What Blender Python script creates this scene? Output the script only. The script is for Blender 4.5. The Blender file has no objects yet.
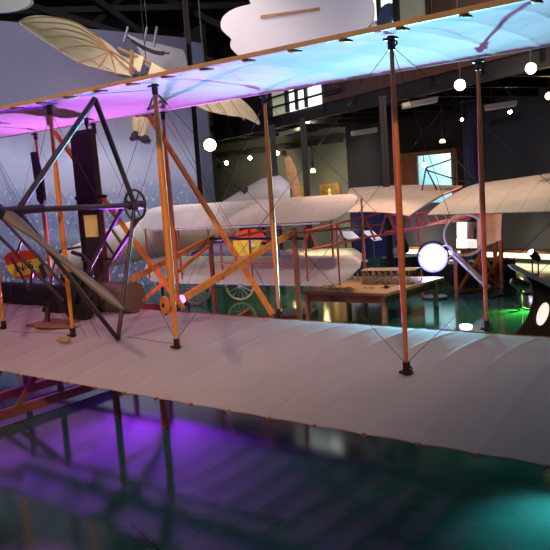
import bpy, bmesh, math, random
from mathutils import Vector, Matrix
random.seed(4)
V = Vector
sc = bpy.context.scene
COL = sc.collection

# ------------------------------------------------------------------ camera
F = 720.13
PITCH, ROLL, YAW = 0.121983, -0.068364, -0.650812
CAM = V((3.7017, -3.6305, 1.7168))
_fw = V((math.sin(YAW)*math.cos(PITCH), math.cos(YAW)*math.cos(PITCH), -math.sin(PITCH)))
_r0 = V((math.cos(YAW), -math.sin(YAW), 0)); _u0 = _r0.cross(_fw)
_r = _r0*math.cos(ROLL) + _u0*math.sin(ROLL); _u = _u0*math.cos(ROLL) - _r0*math.sin(ROLL)
cd = bpy.data.cameras.new('camera'); cam = bpy.data.objects.new('camera', cd); COL.objects.link(cam)
cd.sensor_width = 36; cd.lens = F/550*36; cd.clip_end = 100
cam.matrix_world = Matrix(((_r.x, _u.x, -_fw.x, CAM.x), (_r.y, _u.y, -_fw.y, CAM.y), (_r.z, _u.z, -_fw.z, CAM.z), (0, 0, 0, 1)))
sc.camera = cam
# where a line of sight of the photograph meets a plane of the hall (used to survey positions)
def ray(x, y): return _fw + _r*((x-275)/F) + _u*((275-y)/F)
def onz(x, y, z): d = ray(x, y); return CAM + d*((z-CAM.z)/d.z)
def ony(x, y, Y): d = ray(x, y); return CAM + d*((Y-CAM.y)/d.y)
def onx(x, y, X): d = ray(x, y); return CAM + d*((X-CAM.x)/d.x)
def dep(x, y, D): return CAM + ray(x, y)*D
def onpl(x, y, p, n): d = ray(x, y); return CAM + d*((p-CAM).dot(n)/d.dot(n))

# ------------------------------------------------------------------ world, view
w = bpy.data.worlds.new('world'); sc.world = w; w.use_nodes = True
w.node_tree.nodes['Background'].inputs[0].default_value = (0.30, 0.30, 0.42, 1)
w.node_tree.nodes['Background'].inputs[1].default_value = 0.012
sc.view_settings.view_transform = 'Standard'; sc.view_settings.look = 'None'
sc.view_settings.gamma = 1; sc.view_settings.use_curve_mapping = False
sc.view_settings.exposure = 0.0

# ------------------------------------------------------------------ hall lamps and added fills
def lamp(name, kind, loc, target, col, power, size=.1, spot=60, blend=.6):
    l = bpy.data.lights.new(name, kind); l.color = col; l.energy = power
    if kind == 'SPOT': l.spot_size = math.radians(spot); l.spot_blend = blend
    l.shadow_soft_size = size
    o = bpy.data.objects.new(name, l); COL.objects.link(o); o.location = loc
    o.rotation_euler = (V(target)-V(loc)).to_track_quat('-Z', 'Y').to_euler()
    return o
PURPLE = V((-3.15, 3.0, .22)); LED = dep(433, 258, 10)
WARM = (1, .62, .42); WHITE = (1, .86, .78)
lamp('purple_floor_spot_light', 'SPOT', PURPLE, (-1.0, .3, 1.6), (.62, .20, 1), 1650, .05, 130, .6)
lamp('purple_floor_flood_light', 'SPOT', (-2.1, 2.25, .07), (-1.0, .3, .5), (.24, .015, 1), 2100, .04, 90, .9)
lamp('blue_stage_light', 'SPOT', LED+V((.12, -.25, .05)), (1.2, 0.2, 2.4), (.20, .68, .92), 5200, .06, 50, .9)
lamp('blue_stage_glow', 'POINT', LED+V((.1, -.3, .1)), (0, 0, 0), (.45, .42, 1), 12, .1)
lamp('cyan_floor_flood_light', 'SPOT', (2.45, 1.25, .06), (2.3, .95, .58), (.05, .8, .85), 110, .04, 75, .9)
wall_aim = (-6.2, 11, 1.6)
# ceiling spots of the hall, near side, with added fill spots
lamp('white_floor_light', 'SPOT', onz(466, 327, .06), (1.9, .4, 2.4), (.45, .75, .9), 60, .05, 110, .9)
lamp('hall_and_fill_spot', 'SPOT', (-1.2, 4.9, 5.6), (-.85, 4.4, .38), (1, .62, .48), 620, .1, 26, .7)  # added spot to brighten the display table
lamp('glider_fill_light', 'SPOT', (1.8, -1.8, 3.0), (-3.5, 2.2, 3.6), (.92, 1, .82), 120, .1, 50, .9)  # added fill below ceiling height, brightens the glider's underside
lamp('hall_and_fill_spot', 'SPOT', (5.5, -6.5, 5.2), (-1.3, 1.5, 1.25), WARM, 1650, .12, 42, .9)
lamp('hall_and_fill_spot', 'SPOT', (-1.5, -7.0, 5.2), (-.5, 1.1, 1.0), WARM, 900, .12, 42, .9)
lamp('hall_and_fill_spot', 'SPOT', (4.5, 5.5, 4.9), (1.5, -.2, .8), WHITE, 200, .12, 60, .8)
lamp('hall_and_fill_spot', 'SPOT', (-7.0, -2.0, 5.2), (-3.5, 2.5, 1.5), (1, .6, .6), 200, .12, 70, .8)
# over the far exhibits
lamp('hall_and_fill_spot', 'SPOT', (-2.0, 1.6, 5.2), (-2.2, 4.0, .9), (1, .72, .60), 260, .12, 75, .8)
lamp('hall_and_fill_spot', 'SPOT', (1.0, 4.0, 5.4), (-1.2, 7.0, .6), (1, .72, .58), 620, .12, 85, .8)
lamp('hall_and_fill_spot', 'SPOT', (-6.0, 3.0, 5.6), (-5.2, 6.4, .9), (1, .75, .62), 420, .12, 70, .8)
lamp('hall_and_fill_spot', 'SPOT', (-4.0, 2.5, 5.9), (-7.2, 6.4, .7), (.80, .80, 1), 900, .3, 130, 1)
lamp('hall_and_fill_spot', 'SPOT', (-5.0, 9.3, 3.05), wall_aim, (1, .9, .7), 130, .03, 150, 1)  # added spot under the mezzanine, lifts the far grey wall
lamp('hall_and_fill_spot', 'SPOT', (1.5, 2.5, 5.8), (.2, 5.4, 0), (.85, 1, .85), 330, .15, 60, .9)  # added greenish spot to lift the mid floor
lamp('hall_and_fill_spot', 'SPOT', (0.0, -1.0, 5.6), (-3.2, 2.8, 3.6), (.85, .95, .80), 210, .2, 70, 1)
lamp('hall_and_fill_spot', 'SPOT', (2.6, -1.5, 3.0), (-.8, 3.6, 4.6), (.80, .80, 1), 420, .2, 85, 1)  # added fill in mid-air, brightens the cloud cutouts

# ------------------------------------------------------------------ materials
def mat(name, col, rough=.6, metal=0, noise=0, nscale=8, col2=None, emit=None, estr=0, bump=0, bscale=40, spec=.5, coord='Object', stretch=(1, 1, 1), transl=0, coat=0):
    m = bpy.data.materials.new(name); m.use_nodes = True
    nt = m.node_tree; b = nt.nodes['Principled BSDF']
    b.inputs['Base Color'].default_value = (*col, 1); b.inputs['Roughness'].default_value = rough
    b.inputs['Metallic'].default_value = metal; b.inputs['Specular IOR Level'].default_value = spec
    b.inputs['Coat Weight'].default_value = coat
    tc = nt.nodes.new('ShaderNodeTexCoord'); mp = nt.nodes.new('ShaderNodeMapping')
    mp.inputs['Scale'].default_value = stretch
    nt.links.new(tc.outputs[coord], mp.inputs[0])
    if noise or col2:
        n = nt.nodes.new('ShaderNodeTexNoise'); n.inputs['Scale'].default_value = nscale; n.inputs['Detail'].default_value = 5
        nt.links.new(mp.outputs[0], n.inputs['Vector'])
        r = nt.nodes.new('ShaderNodeValToRGB'); r.color_ramp.elements[0].position = .35; r.color_ramp.elements[1].position = .65
        c2 = col2 or tuple(c*(1-noise) for c in col)
        r.color_ramp.elements[0].color = (*c2, 1); r.color_ramp.elements[1].color = (*col, 1)
        nt.links.new(n.outputs['Fac'], r.inputs[0]); nt.links.new(r.outputs[0], b.inputs['Base Color'])
    if bump:
        n2 = nt.nodes.new('ShaderNodeTexNoise'); n2.inputs['Scale'].default_value = bscale
        nt.links.new(mp.outputs[0], n2.inputs['Vector'])
        bp = nt.nodes.new('ShaderNodeBump'); bp.inputs['Strength'].default_value = bump; bp.inputs['Distance'].default_value = .01
        nt.links.new(n2.outputs['Fac'], bp.inputs['Height']); nt.links.new(bp.outputs[0], b.inputs['Normal'])
    if emit: b.inputs['Emission Color'].default_value = (*emit, 1); b.inputs['Emission Strength'].default_value = estr
    if transl:
        tr = nt.nodes.new('ShaderNodeBsdfTranslucent'); tr.inputs[0].default_value = (*col, 1)
        mx = nt.nodes.new('ShaderNodeMixShader'); mx.inputs[0].default_value = transl
        nt.links.new(b.outputs[0], mx.inputs[1]); nt.links.new(tr.outputs[0], mx.inputs[2])
        nt.links.new(mx.outputs[0], nt.nodes['Material Output'].inputs[0])
    return m
def fabric(name, col, nribs, dark=.6, wid=.03, rough=.85, transl=0.0, spars=()):
    """cloth with seams over the ribs (u) and spars (v), read from the UV map"""
    m = mat(name, col, rough, noise=.12, nscale=2.5, spec=.2, transl=transl)
    nt = m.node_tree; b = nt.nodes['Principled BSDF']; ramp = [n for n in nt.nodes if n.type == 'VALTORGB'][0]
    uv = nt.nodes.new('ShaderNodeUVMap'); sp = nt.nodes.new('ShaderNodeSeparateXYZ'); nt.links.new(uv.outputs[0], sp.inputs[0])
    def mth(op, a, v):
        n = nt.nodes.new('ShaderNodeMath'); n.operation = op
        for i, q in enumerate((a, v)):
            if q is None: continue
            if isinstance(q, (int, float)): n.inputs[i].default_value = q
            else: nt.links.new(q, n.inputs[i])
        return n.outputs[0]
    s = mth('LESS_THAN', mth('FRACT', mth('MULTIPLY', sp.outputs[0], nribs), None), wid)
    for v in spars:
        s = mth('MAXIMUM', s, mth('LESS_THAN', mth('ABSOLUTE', mth('SUBTRACT', sp.outputs[1], v), None), .012))
    mx = nt.nodes.new('ShaderNodeMixRGB'); mx.inputs[2].default_value = (*[c*dark for c in col], 1)
    nt.links.new(s, mx.inputs[0]); nt.links.new(ramp.outputs[0], mx.inputs[1]); nt.links.new(mx.outputs[0], b.inputs['Base Color'])
    return m
M = {}
M['canvas'] = mat('wing_canvas', (.48, .42, .375), .85, noise=.14, nscale=1.3, spec=.15, transl=.05, bump=.25, bscale=3)
M['binding'] = mat('edge_binding', (.46, .33, .18), .6, noise=.2, nscale=6)
M['wood'] = mat('varnished_wood', (.78, .30, .05), .5, col2=(.60, .19, .03), nscale=6, stretch=(8, 8, .6), spec=.3)
M['redwood'] = mat('reddish_wood', (.60, .18, .06), .55, col2=(.42, .11, .04), nscale=6, stretch=(8, 8, .6), spec=.25)
M['darkwood'] = mat('dark_wood', (.10, .045, .025), .6, noise=.4, nscale=5)
M['tanwood'] = mat('tan_wood', (.45, .25, .11), .5, noise=.35, nscale=5, stretch=(1, 6, 6))
M['brown'] = mat('brown_wood', (.26, .10, .04), .55, noise=.3, nscale=5)
M['iron'] = mat('black_iron', (.035, .025, .028), .38, .4)
M['tube'] = mat('bronzed_tube', (.060, .040, .036), .42, .3)
M['wire'] = mat('steel_wire', (.04, .035, .04), .8, 0, spec=.1)
M['black'] = mat('matt_black', (.012, .012, .014), .6)
M['radiator'] = mat('radiator_black', (.03, .018, .014), .6, noise=.4, nscale=30, bump=.3, bscale=60)
M['brass'] = mat('tank_metal', (.20, .15, .085), .4, .15, noise=.3, nscale=3)
M['paper'] = mat('yellowed_paper', (.78, .70, .20), .8, noise=.1)
M['prop'] = mat('propeller_grey', (.15, .135, .14), .45, noise=.15, nscale=5)
M['white'] = mat('white_board', (.68, .73, .84), .7, noise=.04, nscale=2)
M['cream'] = mat('cream_fabric', (.74, .68, .50), .85, noise=.12, nscale=3, transl=.1)
M['cane'] = mat('cane_rod', (.35, .22, .10), .6)
M['bird'] = mat('grey_fabric', (.13, .11, .11), .85, noise=.2, nscale=2)
M['red'] = mat('red_paint', (.75, .05, .02), .45)
M['yellow'] = mat('yellow_paint', (.90, .58, .04), .5)
M['pink'] = mat('red_lacquer_tube', (.55, .09, .07), .4, noise=.2)
M['steel'] = mat('dark_steel', (.011, .009, .010), .55, noise=.2, nscale=3)
M['blued'] = mat('blue_black_steel', (.045, .045, .11), .5)
M['fitting'] = mat('dark_fitting', (.04, .025, .02), .45, .5)
M['rope'] = mat('pale_cord', (.5, .38, .3), .8)
M['green'] = mat('green_board', (.06, .12, .07), .6)

# children meshes are built in world coordinates; the inverse cancels the Empty's location
def new(name, bm, m, parent=None, smooth=False, kind=None, label=None, _d=None):
    me = bpy.data.meshes.new(name)
    bmesh.ops.recalc_face_normals(bm, faces=bm.faces[:]); bm.normal_update()
    base = V((0, 0, 0))
    if parent: base = V(parent['_base'])
    bmesh.ops.translate(bm, verts=bm.verts[:], vec=-base)
    bm.to_mesh(me); bm.free()
    if smooth:
        for p in me.polygons: p.use_smooth = True
        me.set_sharp_from_angle(angle=math.radians(40))
    for mm in (m if isinstance(m, (list, tuple)) else [m]): me.materials.append(mm)
    o = bpy.data.objects.new(name, me); COL.objects.link(o)
    if parent: o.parent = parent
    o['_base'] = list(base)
    if kind: o['kind'] = kind
    if label: o['label'] = label
    return o
def thing(name, label, cat, loc=(0, 0, 0), group=None):
    o = bpy.data.objects.new(name, None); COL.objects.link(o); o.location = V(loc); o['_base'] = list(V(loc))
    o['label'] = label; o['category'] = cat
    if group: o['group'] = group
    return o
def tag(o, label, cat, group=None):
    o['label'] = label; o['category'] = cat
    if group: o['group'] = group
    return o
def centre(o):
    """put a one-mesh thing's origin at its own base"""
    me = o.data; xs = [v.co for v in me.vertices]
    c = V((sum(v.x for v in xs)/len(xs), sum(v.y for v in xs)/len(xs), min(v.z for v in xs)))
    me.transform(Matrix.Translation(-c)); o.location = c
    return o

# ------------------------------------------------------------------ mesh builders
def frame(p0, p1, up=None):
    d = (V(p1)-V(p0)); L = d.length; d.normalize()
    a = V(up) if up is not None else (V((0, 0, 1)) if abs(d.z) < .9 else V((0, 1, 0)))
    s = d.cross(a).normalized(); t = s.cross(d).normalized()
    return d, s, t, L
def tube(bm, p0, p1, r, r2=None, n=8, up=None, prof=None):
    """bar along p0-p1; r (and r2 the other half-axis) in metres; prof = [(t, scale)]"""
    r2 = r2 or r; d, s, t, L = frame(p0, p1, up); prof = prof or [(0, 1), (1, 1)]
    rings = []
    for (q, k) in prof:
        c = V(p0)+d*L*q
        rings.append([bm.verts.new(c + s*math.cos(2*math.pi*i/n)*r*k + t*math.sin(2*math.pi*i/n)*r2*k) for i in range(n)])
    for a, b in zip(rings, rings[1:]):
        for i in range(n): bm.faces.new((a[i], a[(i+1) % n], b[(i+1) % n], b[i]))
    bm.faces.new(rings[0][::-1]); bm.faces.new(rings[-1])
def path(bm, pts, r, n=8, flat=1):
    pts = [V(p) for p in pts]; rings = []
    for i, p in enumerate(pts):
        d = (pts[min(i+1, len(pts)-1)]-pts[max(i-1, 0)]).normalized()
        a = V((0, 0, 1)) if abs(d.z) < .9 else V((0, 1, 0))
        s = d.cross(a).normalized(); t = s.cross(d).normalized()
        k = r[i] if isinstance(r, (list, tuple)) else r
        rings.append([bm.verts.new(p+s*math.cos(2*math.pi*j/n)*k+t*math.sin(2*math.pi*j/n)*k*flat) for j in range(n)])
    for a, b in zip(rings, rings[1:]):
        for i in range(n): bm.faces.new((a[i], a[(i+1) % n], b[(i+1) % n], b[i]))
    bm.faces.new(rings[0][::-1]); bm.faces.new(rings[-1])
def beam(bm, p0, p1, w_, h, up=None):
    d, s, t, L = frame(p0, p1, up); a = V(p0); b = V(p1)
    q = [[bm.verts.new(c+s*x*w_/2+t*y*h/2) for x, y in ((-1, -1), (1, -1), (1, 1), (-1, 1))] for c in (a, b)]
    for i in range(4): bm.faces.new((q[0][i], q[0][(i+1) % 4], q[1][(i+1) % 4], q[1][i]))
    bm.faces.new(q[0][::-1]); bm.faces.new(q[1])
def prism(bm, pts, ext):
    """closed outline pts (3-D, coplanar) extruded by the vector ext"""
    a = [bm.verts.new(V(p)) for p in pts]; b = [bm.verts.new(V(p)+V(ext)) for p in pts]; n = len(pts)
    bm.faces.new(a[::-1]); bm.faces.new(b)
    for i in range(n): bm.faces.new((a[i], a[(i+1) % n], b[(i+1) % n], b[i]))
def box(bm, x0, x1, y0, y1, z0, z1):
    prism(bm, [(x0, y0, z0), (x1, y0, z0), (x1, y1, z0), (x0, y1, z0)], (0, 0, z1-z0))
def ring(bm, c, ax, R, r, n=32, m=8, depth=None):
    """torus; depth makes it a hoop band"""
    ax = V(ax).normalized(); a = V((0, 0, 1)) if abs(ax.z) < .9 else V((1, 0, 0))
    s = ax.cross(a).normalized(); t = s.cross(ax).normalized(); c = V(c); rr = []
    for i in range(n):
        e = s*math.cos(2*math.pi*i/n)+t*math.sin(2*math.pi*i/n)
        rr.append([bm.verts.new(c+e*(R+r*math.cos(2*math.pi*j/m))+ax*(depth or r)*math.sin(2*math.pi*j/m)) for j in range(m)])
    for i in range(n):
        for j in range(m): bm.faces.new((rr[i][j], rr[(i+1) % n][j], rr[(i+1) % n][(j+1) % m], rr[i][(j+1) % m]))
def sheet(bm, nl, nr, fr, fl, th=.02, camber=.05, nu=32, nv=10, rnd=0, uvl=True, roundl=False, roundr=False, sag=0):
    """cambered, closed wing panel between four corners (near-left, near-right, far-right, far-left)"""
    nl, nr, fr, fl = map(V, (nl, nr, fr, fl)); uvs = bm.loops.layers.uv.verify()
    up = (nr-nl).cross(fl-nl).normalized()
    def P(u, v):
        v2 = v
        k = 1
        if roundl and u < rnd: k = math.sqrt(max(0.02, 1-((rnd-u)/rnd)**2))
        if roundr and u > 1-rnd: k = math.sqrt(max(0.02, 1-((u-1+rnd)/rnd)**2))
        v2 = .5+(v-.5)*k
        p = nl.lerp(nr, u).lerp(fl.lerp(fr, u), v2)
        return p+up*(camber*4*v2*(1-v2)) - V((0, 0, sag*4*u*(1-u)))
    T = {}; B = {}
    for i in range(nu+1):
        for j in range(nv+1):
            u, v = i/nu, j/nv; p = P(u, v); k = th*(.25+.75*min(1, 4*v*(1-v)+.3*v))
            T[i, j] = bm.verts.new(p+up*k/2); B[i, j] = bm.verts.new(p-up*k/2)
    def face(vs, uv):
        f = bm.faces.new(vs)
        for l, q in zip(f.loops, uv): l[uvs].uv = q
    for i in range(nu):
        for j in range(nv):
            q = [(i, j), (i+1, j), (i+1, j+1), (i, j+1)]; uv = [(a/nu, b/nv) for a, b in q]
            face([T[a] for a in q], uv); face([B[a] for a in q][::-1], uv[::-1])
    for i in range(nu):
        for j in (0, nv): face([T[i, j], B[i, j], B[i+1, j], T[i+1, j]], [(i/nu, j/nv)]*4)
    for j in range(nv):
        for i in (0, nu): face([T[i, j], T[i, j+1], B[i, j+1], B[i, j]], [(.5/24+.02, .6)]*4)
def disc(bm, c, ax, R, th, n=32):
    tube(bm, V(c)-V(ax).normalized()*th/2, V(c)+V(ax).normalized()*th/2, R, n=n)
def B(): return bmesh.new()

# ================================================================== SETTING
def floor_material():
    m = mat('polished_green_floor', (.012, .040, .030), .07, noise=.25, nscale=1.5, spec=.75)
    nt = m.node_tree; b = nt.nodes['Principled BSDF']
    tc = nt.nodes.new('ShaderNodeTexCoord')
    n = nt.nodes.new('ShaderNodeTexNoise'); n.inputs['Scale'].default_value = 60; n.inputs['Detail'].default_value = 3
    bp = nt.nodes.new('ShaderNodeBump'); bp.inputs['Strength'].default_value = .10; bp.inputs['Distance'].default_value = .004
    nt.links.new(tc.outputs['Object'], n.inputs['Vector']); nt.links.new(n.outputs['Fac'], bp.inputs['Height'])
    nt.links.new(bp.outputs[0], b.inputs['Normal'])
    # cast joints between the floor slabs
    br = nt.nodes.new('ShaderNodeTexBrick'); br.offset = 0
    mp = nt.nodes.new('ShaderNodeMapping'); mp.inputs['Rotation'].default_value = (0, 0, .35); mp.inputs['Location'].default_value = (.3, .9, 0)
    br.inputs['Scale'].default_value = 1; br.inputs['Brick Width'].default_value = 3.2; br.inputs['Row Height'].default_value = 3.2
    br.inputs['Mortar Size'].default_value = .006
    ramp = [x for x in nt.nodes if x.type == 'VALTORGB'][0]
    ramp.color_ramp.elements[0].color = (.014, .075, .046, 1); ramp.color_ramp.elements[1].color = (.020, .10, .062, 1)
    nt.links.new(tc.outputs['Object'], mp.inputs[0]); nt.links.new(mp.outputs[0], br.inputs['Vector'])
    nt.links.new(ramp.outputs[0], br.inputs['Color1']); nt.links.new(ramp.outputs[0], br.inputs['Color2'])
    br.inputs['Mortar'].default_value = (.003, .008, .006, 1)
    nt.links.new(br.outputs['Color'], b.inputs['Base Color'])
    return m
bm = B(); box(bm, -12, 9, -11, 16, -.1, 0); new('floor', bm, floor_material(), kind='structure')
M['ceil'] = mat('black_ceiling', (.010, .007, .007), .9)
bm = B(); box(bm, -12, 9, -11, 16, 6.6, 6.7); new('ceiling', bm, M['ceil'], kind='structure')
M['hall'] = mat('hall_wall', (.03, .027, .03), .85, noise=.3, nscale=.6)
bm = B(); box(bm, -12.1, -12, -11, 16, 0, 6.6); new('wall_left', bm, M['hall'], kind='structure')
bm = B(); box(bm, 9, 9.1, -11, 16, 0, 6.6); new('wall_right', bm, M['hall'], kind='structure')
bm = B(); box(bm, -12, 9, -11.1, -11, 0, 6.6); new('wall_rear', bm, M['hall'], kind='structure')
# far wall, oblique
P1 = onz(330, 252, 0); P2 = onz(550, 262, 0); DW = (P2-P1).normalized(); NW = V((DW.y, -DW.x, 0))
if NW.dot(CAM-P1) < 0: NW = -NW
M['greywall'] = mat('grey_painted_wall', (.20, .20, .165), .9, noise=.12, nscale=1)
M['darkwall'] = mat('dark_grey_wall', (.10, .10, .125), .85, noise=.2, nscale=1.2)
def wallbox(name, a, b, z0, z1, th, m, **k):
    bm = B(); prism(bm, [V((a.x, a.y, z0)), V((b.x, b.y, z0)), V((b.x, b.y, z1)), V((a.x, a.y, z1))], -NW*th)
    return new(name, bm, m, **k)
def wpt(x, off=0): p = onpl(x, 215, P1+NW*off, NW); return V((p.x, p.y, 0))
wallbox('wall_far', wpt(160), wpt(350), 0, 6.6, .2, M['greywall'], kind='structure')
M['doorblack'] = mat('dark_opening', (.012, .012, .018), .8)
wallbox('wall_far.001', wpt(350), wpt(404), 0, 6.6, .2, M['doorblack'], kind='structure')
# window wall with opening
def wz(x, y, off=0): return onpl(x, y, P1+NW*off, NW)
wA, wB_ = wpt(404), wpt(474)
zt = wz(430, 153).z; zb = wz(430, 203).z
wallbox('wall_far.002', wA, wB_, 0, zb, .2, M['darkwall'], kind='structure')
M['darkbrown'] = mat('dark_brown_boards', (.035, .022, .02), .8)
wallbox('wall_far.003', wA, wB_, zt, 6.6, .2, M['darkbrown'], kind='structure')
wallbox('wall_far.004', wpt(474), P2+DW*9, 0, 6.6, .2, M['darkwall'], kind='structure')
# lit room behind the opening
M['room'] = mat('pale_blue_room_wall', (.42, .62, .66), .8, emit=None)
off = -2.2
a, b = wpt(396, off), wpt(486, off)
wallbox('wall_room_back', a, b, 0, 4, .1, M['room'], kind='structure')
c0, c1 = wpt(404, -.2), wpt(474, -.2)
bm = B(); prism(bm, [c0, a, a+V((0, 0, 4)), c0+V((0, 0, 4))], -DW*.08); new('wall_room_left', bm, M['room'], kind='structure')
bm = B(); prism(bm, [c1, b, b+V((0, 0, 4)), c1+V((0, 0, 4))], DW*.08); new('wall_room_right', bm, M['room'], kind='structure')
bm = B(); prism(bm, [c0+V((0, 0, 3.2)), c1+V((0, 0, 3.2)), b+V((0, 0, 3.2)), a+V((0, 0, 3.2))], (0, 0, .1)); new('ceiling_room', bm, M['tanwood'], kind='structure')
rp = (c0+c1+a+b)/4
lamp('room_lamp_light', 'POINT', rp+V((0, 0, 2.4)), rp, (.85, .95, 1), 130, .15)
# door leaf & wooden frame of the window opening
M['frame'] = mat('orange_door_frame', (.50, .22, .08), .5, noise=.2)
M['leaf'] = mat('brown_door_leaf', (.42, .16, .10), .5, noise=.3, nscale=4)
wf = thing('window', '', '', (0, 0, 0)); 
for k in ('label', 'category'): del wf[k]
wf.name = 'window_1'; wf['kind'] = 'structure'
bm = B()
p = [wz(404, 155, .03), wz(474, 146.5, .03)]
za, zb2 = zt, zb
for q in (wpt(404, .02), wpt(456, .02)):
    beam(bm, V((q.x, q.y, zb)), V((q.x, q.y, zt+.05)), .07, .12, up=NW)
beam(bm, wpt(403, .02)+V((0, 0, zt)), wpt(458, .02)+V((0, 0, zt)), .12, .08, up=V((0, 0, 1)))
new('window_frame', bm, M['frame'], wf)
bm = B(); q0, q1 = wpt(405, -.02), wpt(419, -.02)
prism(bm, [q0+V((0, 0, zb)), q1+V((0, 0, zb)), q1+V((0, 0, zt)), q0+V((0, 0, zt))], -NW*.05); new('shutter', bm, M['leaf'], wf)
bm = B(); q0, q1 = wpt(459, .05), wpt(466, .05)
prism(bm, [q0+V((0, 0, 0)), q1, q1+V((0, 0, 4.2)), q0+V((0, 0, 4.2))], -NW*.15); new('trim_1', bm, M['steel'], kind='structure')
# LED cove along the foot of the far wall
M['cove'] = mat('cove_light', (.9, .85, .6), .6, emit=(1, .86, .50), estr=2.2)
M['covew'] = mat('cove_back', (.55, .50, .34), .6)
for nm, x0, x1 in (('trim_2', 372, 560),):
    z0, z1 = .02, wz(520, 251).z
    a, b = wpt(x0, .32), wpt(x1, .32)
    bm = B(); prism(bm, [a+V((0, 0, z1)), b+V((0, 0, z1)), b+V((0, 0, z1+.05)), a+V((0, 0, z1+.05))], -NW*.32); new('trim_2', bm, M['brown'], kind='structure')
    a, b = wpt(x0, .01), wpt(x1, .01)
    bm = B(); prism(bm, [a+V((0, 0, .05)), b+V((0, 0, .05)), b+V((0, 0, z1)), a+V((0, 0, z1))], NW*.02); new('trim_3', bm, M['cove'], kind='structure')
# mezzanine
M0 = dep(275, 115, 15); M1 = dep(430, 75, 10.6); DM = (M1-M0); DM.z = 0; DM.normalize(); NM = V((DM.y, -DM.x, 0))
if NM.dot(CAM-M0) < 0: NM = -NM
ZD = 3.19
def mpt(x, off=0): p = onpl(x, 150, M0+NM*off, NM); return V((p.x, p.y, 0))
def mz(x, y, off=0): return onpl(x, y, M0+NM*off, NM)
mL, mR = mpt(215), mpt(600)
bm = B(); prism(bm, [mL+V((0, 0, ZD)), mR+V((0, 0, ZD)), P2+DW*9+V((0, 0, ZD)), wpt(150)+V((0, 0, ZD))], (0, 0, .14)); new('ceiling_mezzanine', bm, M['steel'], kind='structure')
bm = B(); prism(bm, [mL+V((0, 0, ZD-.26)), mR+V((0, 0, ZD-.26)), mR+V((0, 0, ZD+.0)), mL+V((0, 0, ZD+.0))], -NM*.12); new('trim_4', bm, M['steel'], kind='structure')
bm = B()
for t in range(12):
    q = mL.lerp(mR, t/11+.02); beam(bm, q+V((0, 0, ZD-.1)), q-NM*3.2+V((0, 0, ZD-.1)), .1, .18)
new('trim_5', bm, M['steel'], kind='structure')
# upper storey front: lit panes, brown boards
M['boards'] = mat('brown_boards', (.085, .035, .03), .7, noise=.3, nscale=3, stretch=(6, 6, .5))
M['lit'] = mat('lit_window_white', (.8, .85, .8), .5, emit=(.86, .95, .90), estr=1.3)
M['litgreen'] = mat('lit_window_greenish', (.4, .42, .28), .6, emit=(.44, .46, .30), estr=.45)
M['litdim'] = mat('dim_window', (.15, .15, .12), .3, emit=(.30, .30, .22), estr=.35)
def mpanel(name, x0, x1, z0, z1, off, th, m, parent=None, **k):
    a, b = mpt(x0, off), mpt(x1, off); bm = B()
    prism(bm, [a+V((0, 0, z0)), b+V((0, 0, z0)), b+V((0, 0, z1)), a+V((0, 0, z1))], -NM*th); return new(name, bm, m, parent, **k)
mpanel('wall_mezzanine', 323, 600, ZD-.02, 3.95, .02, .1, M['boards'], kind='structure')
mpanel('wall_mezzanine.001', 436, 600, 3.95, 6.5, .02, .1, M['darkbrown'], kind='structure')
mpanel('wall_mezzanine.002', 215, 270, ZD-.02, 6.5, .02, .1, M['steel'], kind='structure')
mpanel('wall_mezzanine.003', 270, 368, 4.15, 6.5, .02, .1, M['steel'], kind='structure')
def window(n, x0, x1, z0, z1, m, bars, rails=()):
    wd = mpanel('window_%d' % n, x0, x1, z0, z1, .04, .03, m, kind='structure')
    bm = B()
    for x in bars:
        q = mpt(x, .06); beam(bm, q+V((0, 0, z0)), q+V((0, 0, z1)), .07, .06)
    for z in rails:
        a, b = mpt(x0, .06), mpt(x1, .06); beam(bm, a+V((0, 0, z)), b+V((0, 0, z)), .04, .04)
    f = new('window_frame', bm, M['steel'], wd)
    return wd
window(2, 274, 291, ZD-.02, 4.1, M['litgreen'], (274, 290))
window(3, 291, 324, ZD-.02, 4.1, M['lit'], (291, 300, 309.5))
zr = mz(300, 101).z, mz(300, 90.5).z
window(4, 368, 404, 3.95, 5.2, M['lit'], (372, 386, 402))
window(5, 404, 436, 3.95, 5.2, M['litdim'], (404, 434))
# railing along the mezzanine's left half
rl = thing('railing', 'dark steel railing in front of the lit mezzanine windows', 'railing', mpt(298)+V((0, 0, ZD+.14)))
for z in zr:
    bm = B(); tube(bm, mpt(272, .1)+V((0, 0, z)), mpt(345, .1)+V((0, 0, z)), .022); new('rail', bm, M['steel'], rl)
for x in (274, 291, 309, 327, 345):
    bm = B(); q = mpt(x, .1); tube(bm, q+V((0, 0, ZD+.13)), q+V((0, 0, zr[1])), .02); new('post', bm, M['steel'], rl)
# coat hanging in the office window, pale papers
bm = B(); p = mpt(392, .0)
tube(bm, mz(391, 25, -.0)+NM*.0, mz(397, 4, -.0), .17, .08, n=14, prof=[(0, .9), (.3, 1), (.75, .9), (.92, .6), (1, .3)])
o = new('coat', bm, mat('navy_cloth', (.03, .07, .16), .9), smooth=True); o.location += NM*.12; tag(o, 'dark blue coat hanging in the upper office window', 'coat')
bm = B()
for i in range(3): disc(bm, mz(374+3*i, 27-1.5*i)+NM*.13, V((0, 0, 1)), .16, .03, 12)
o = new('paper_pile', bm, M['white'], smooth=True); tag(o, 'white crumpled papers on the sill of the office window', 'papers')
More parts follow.
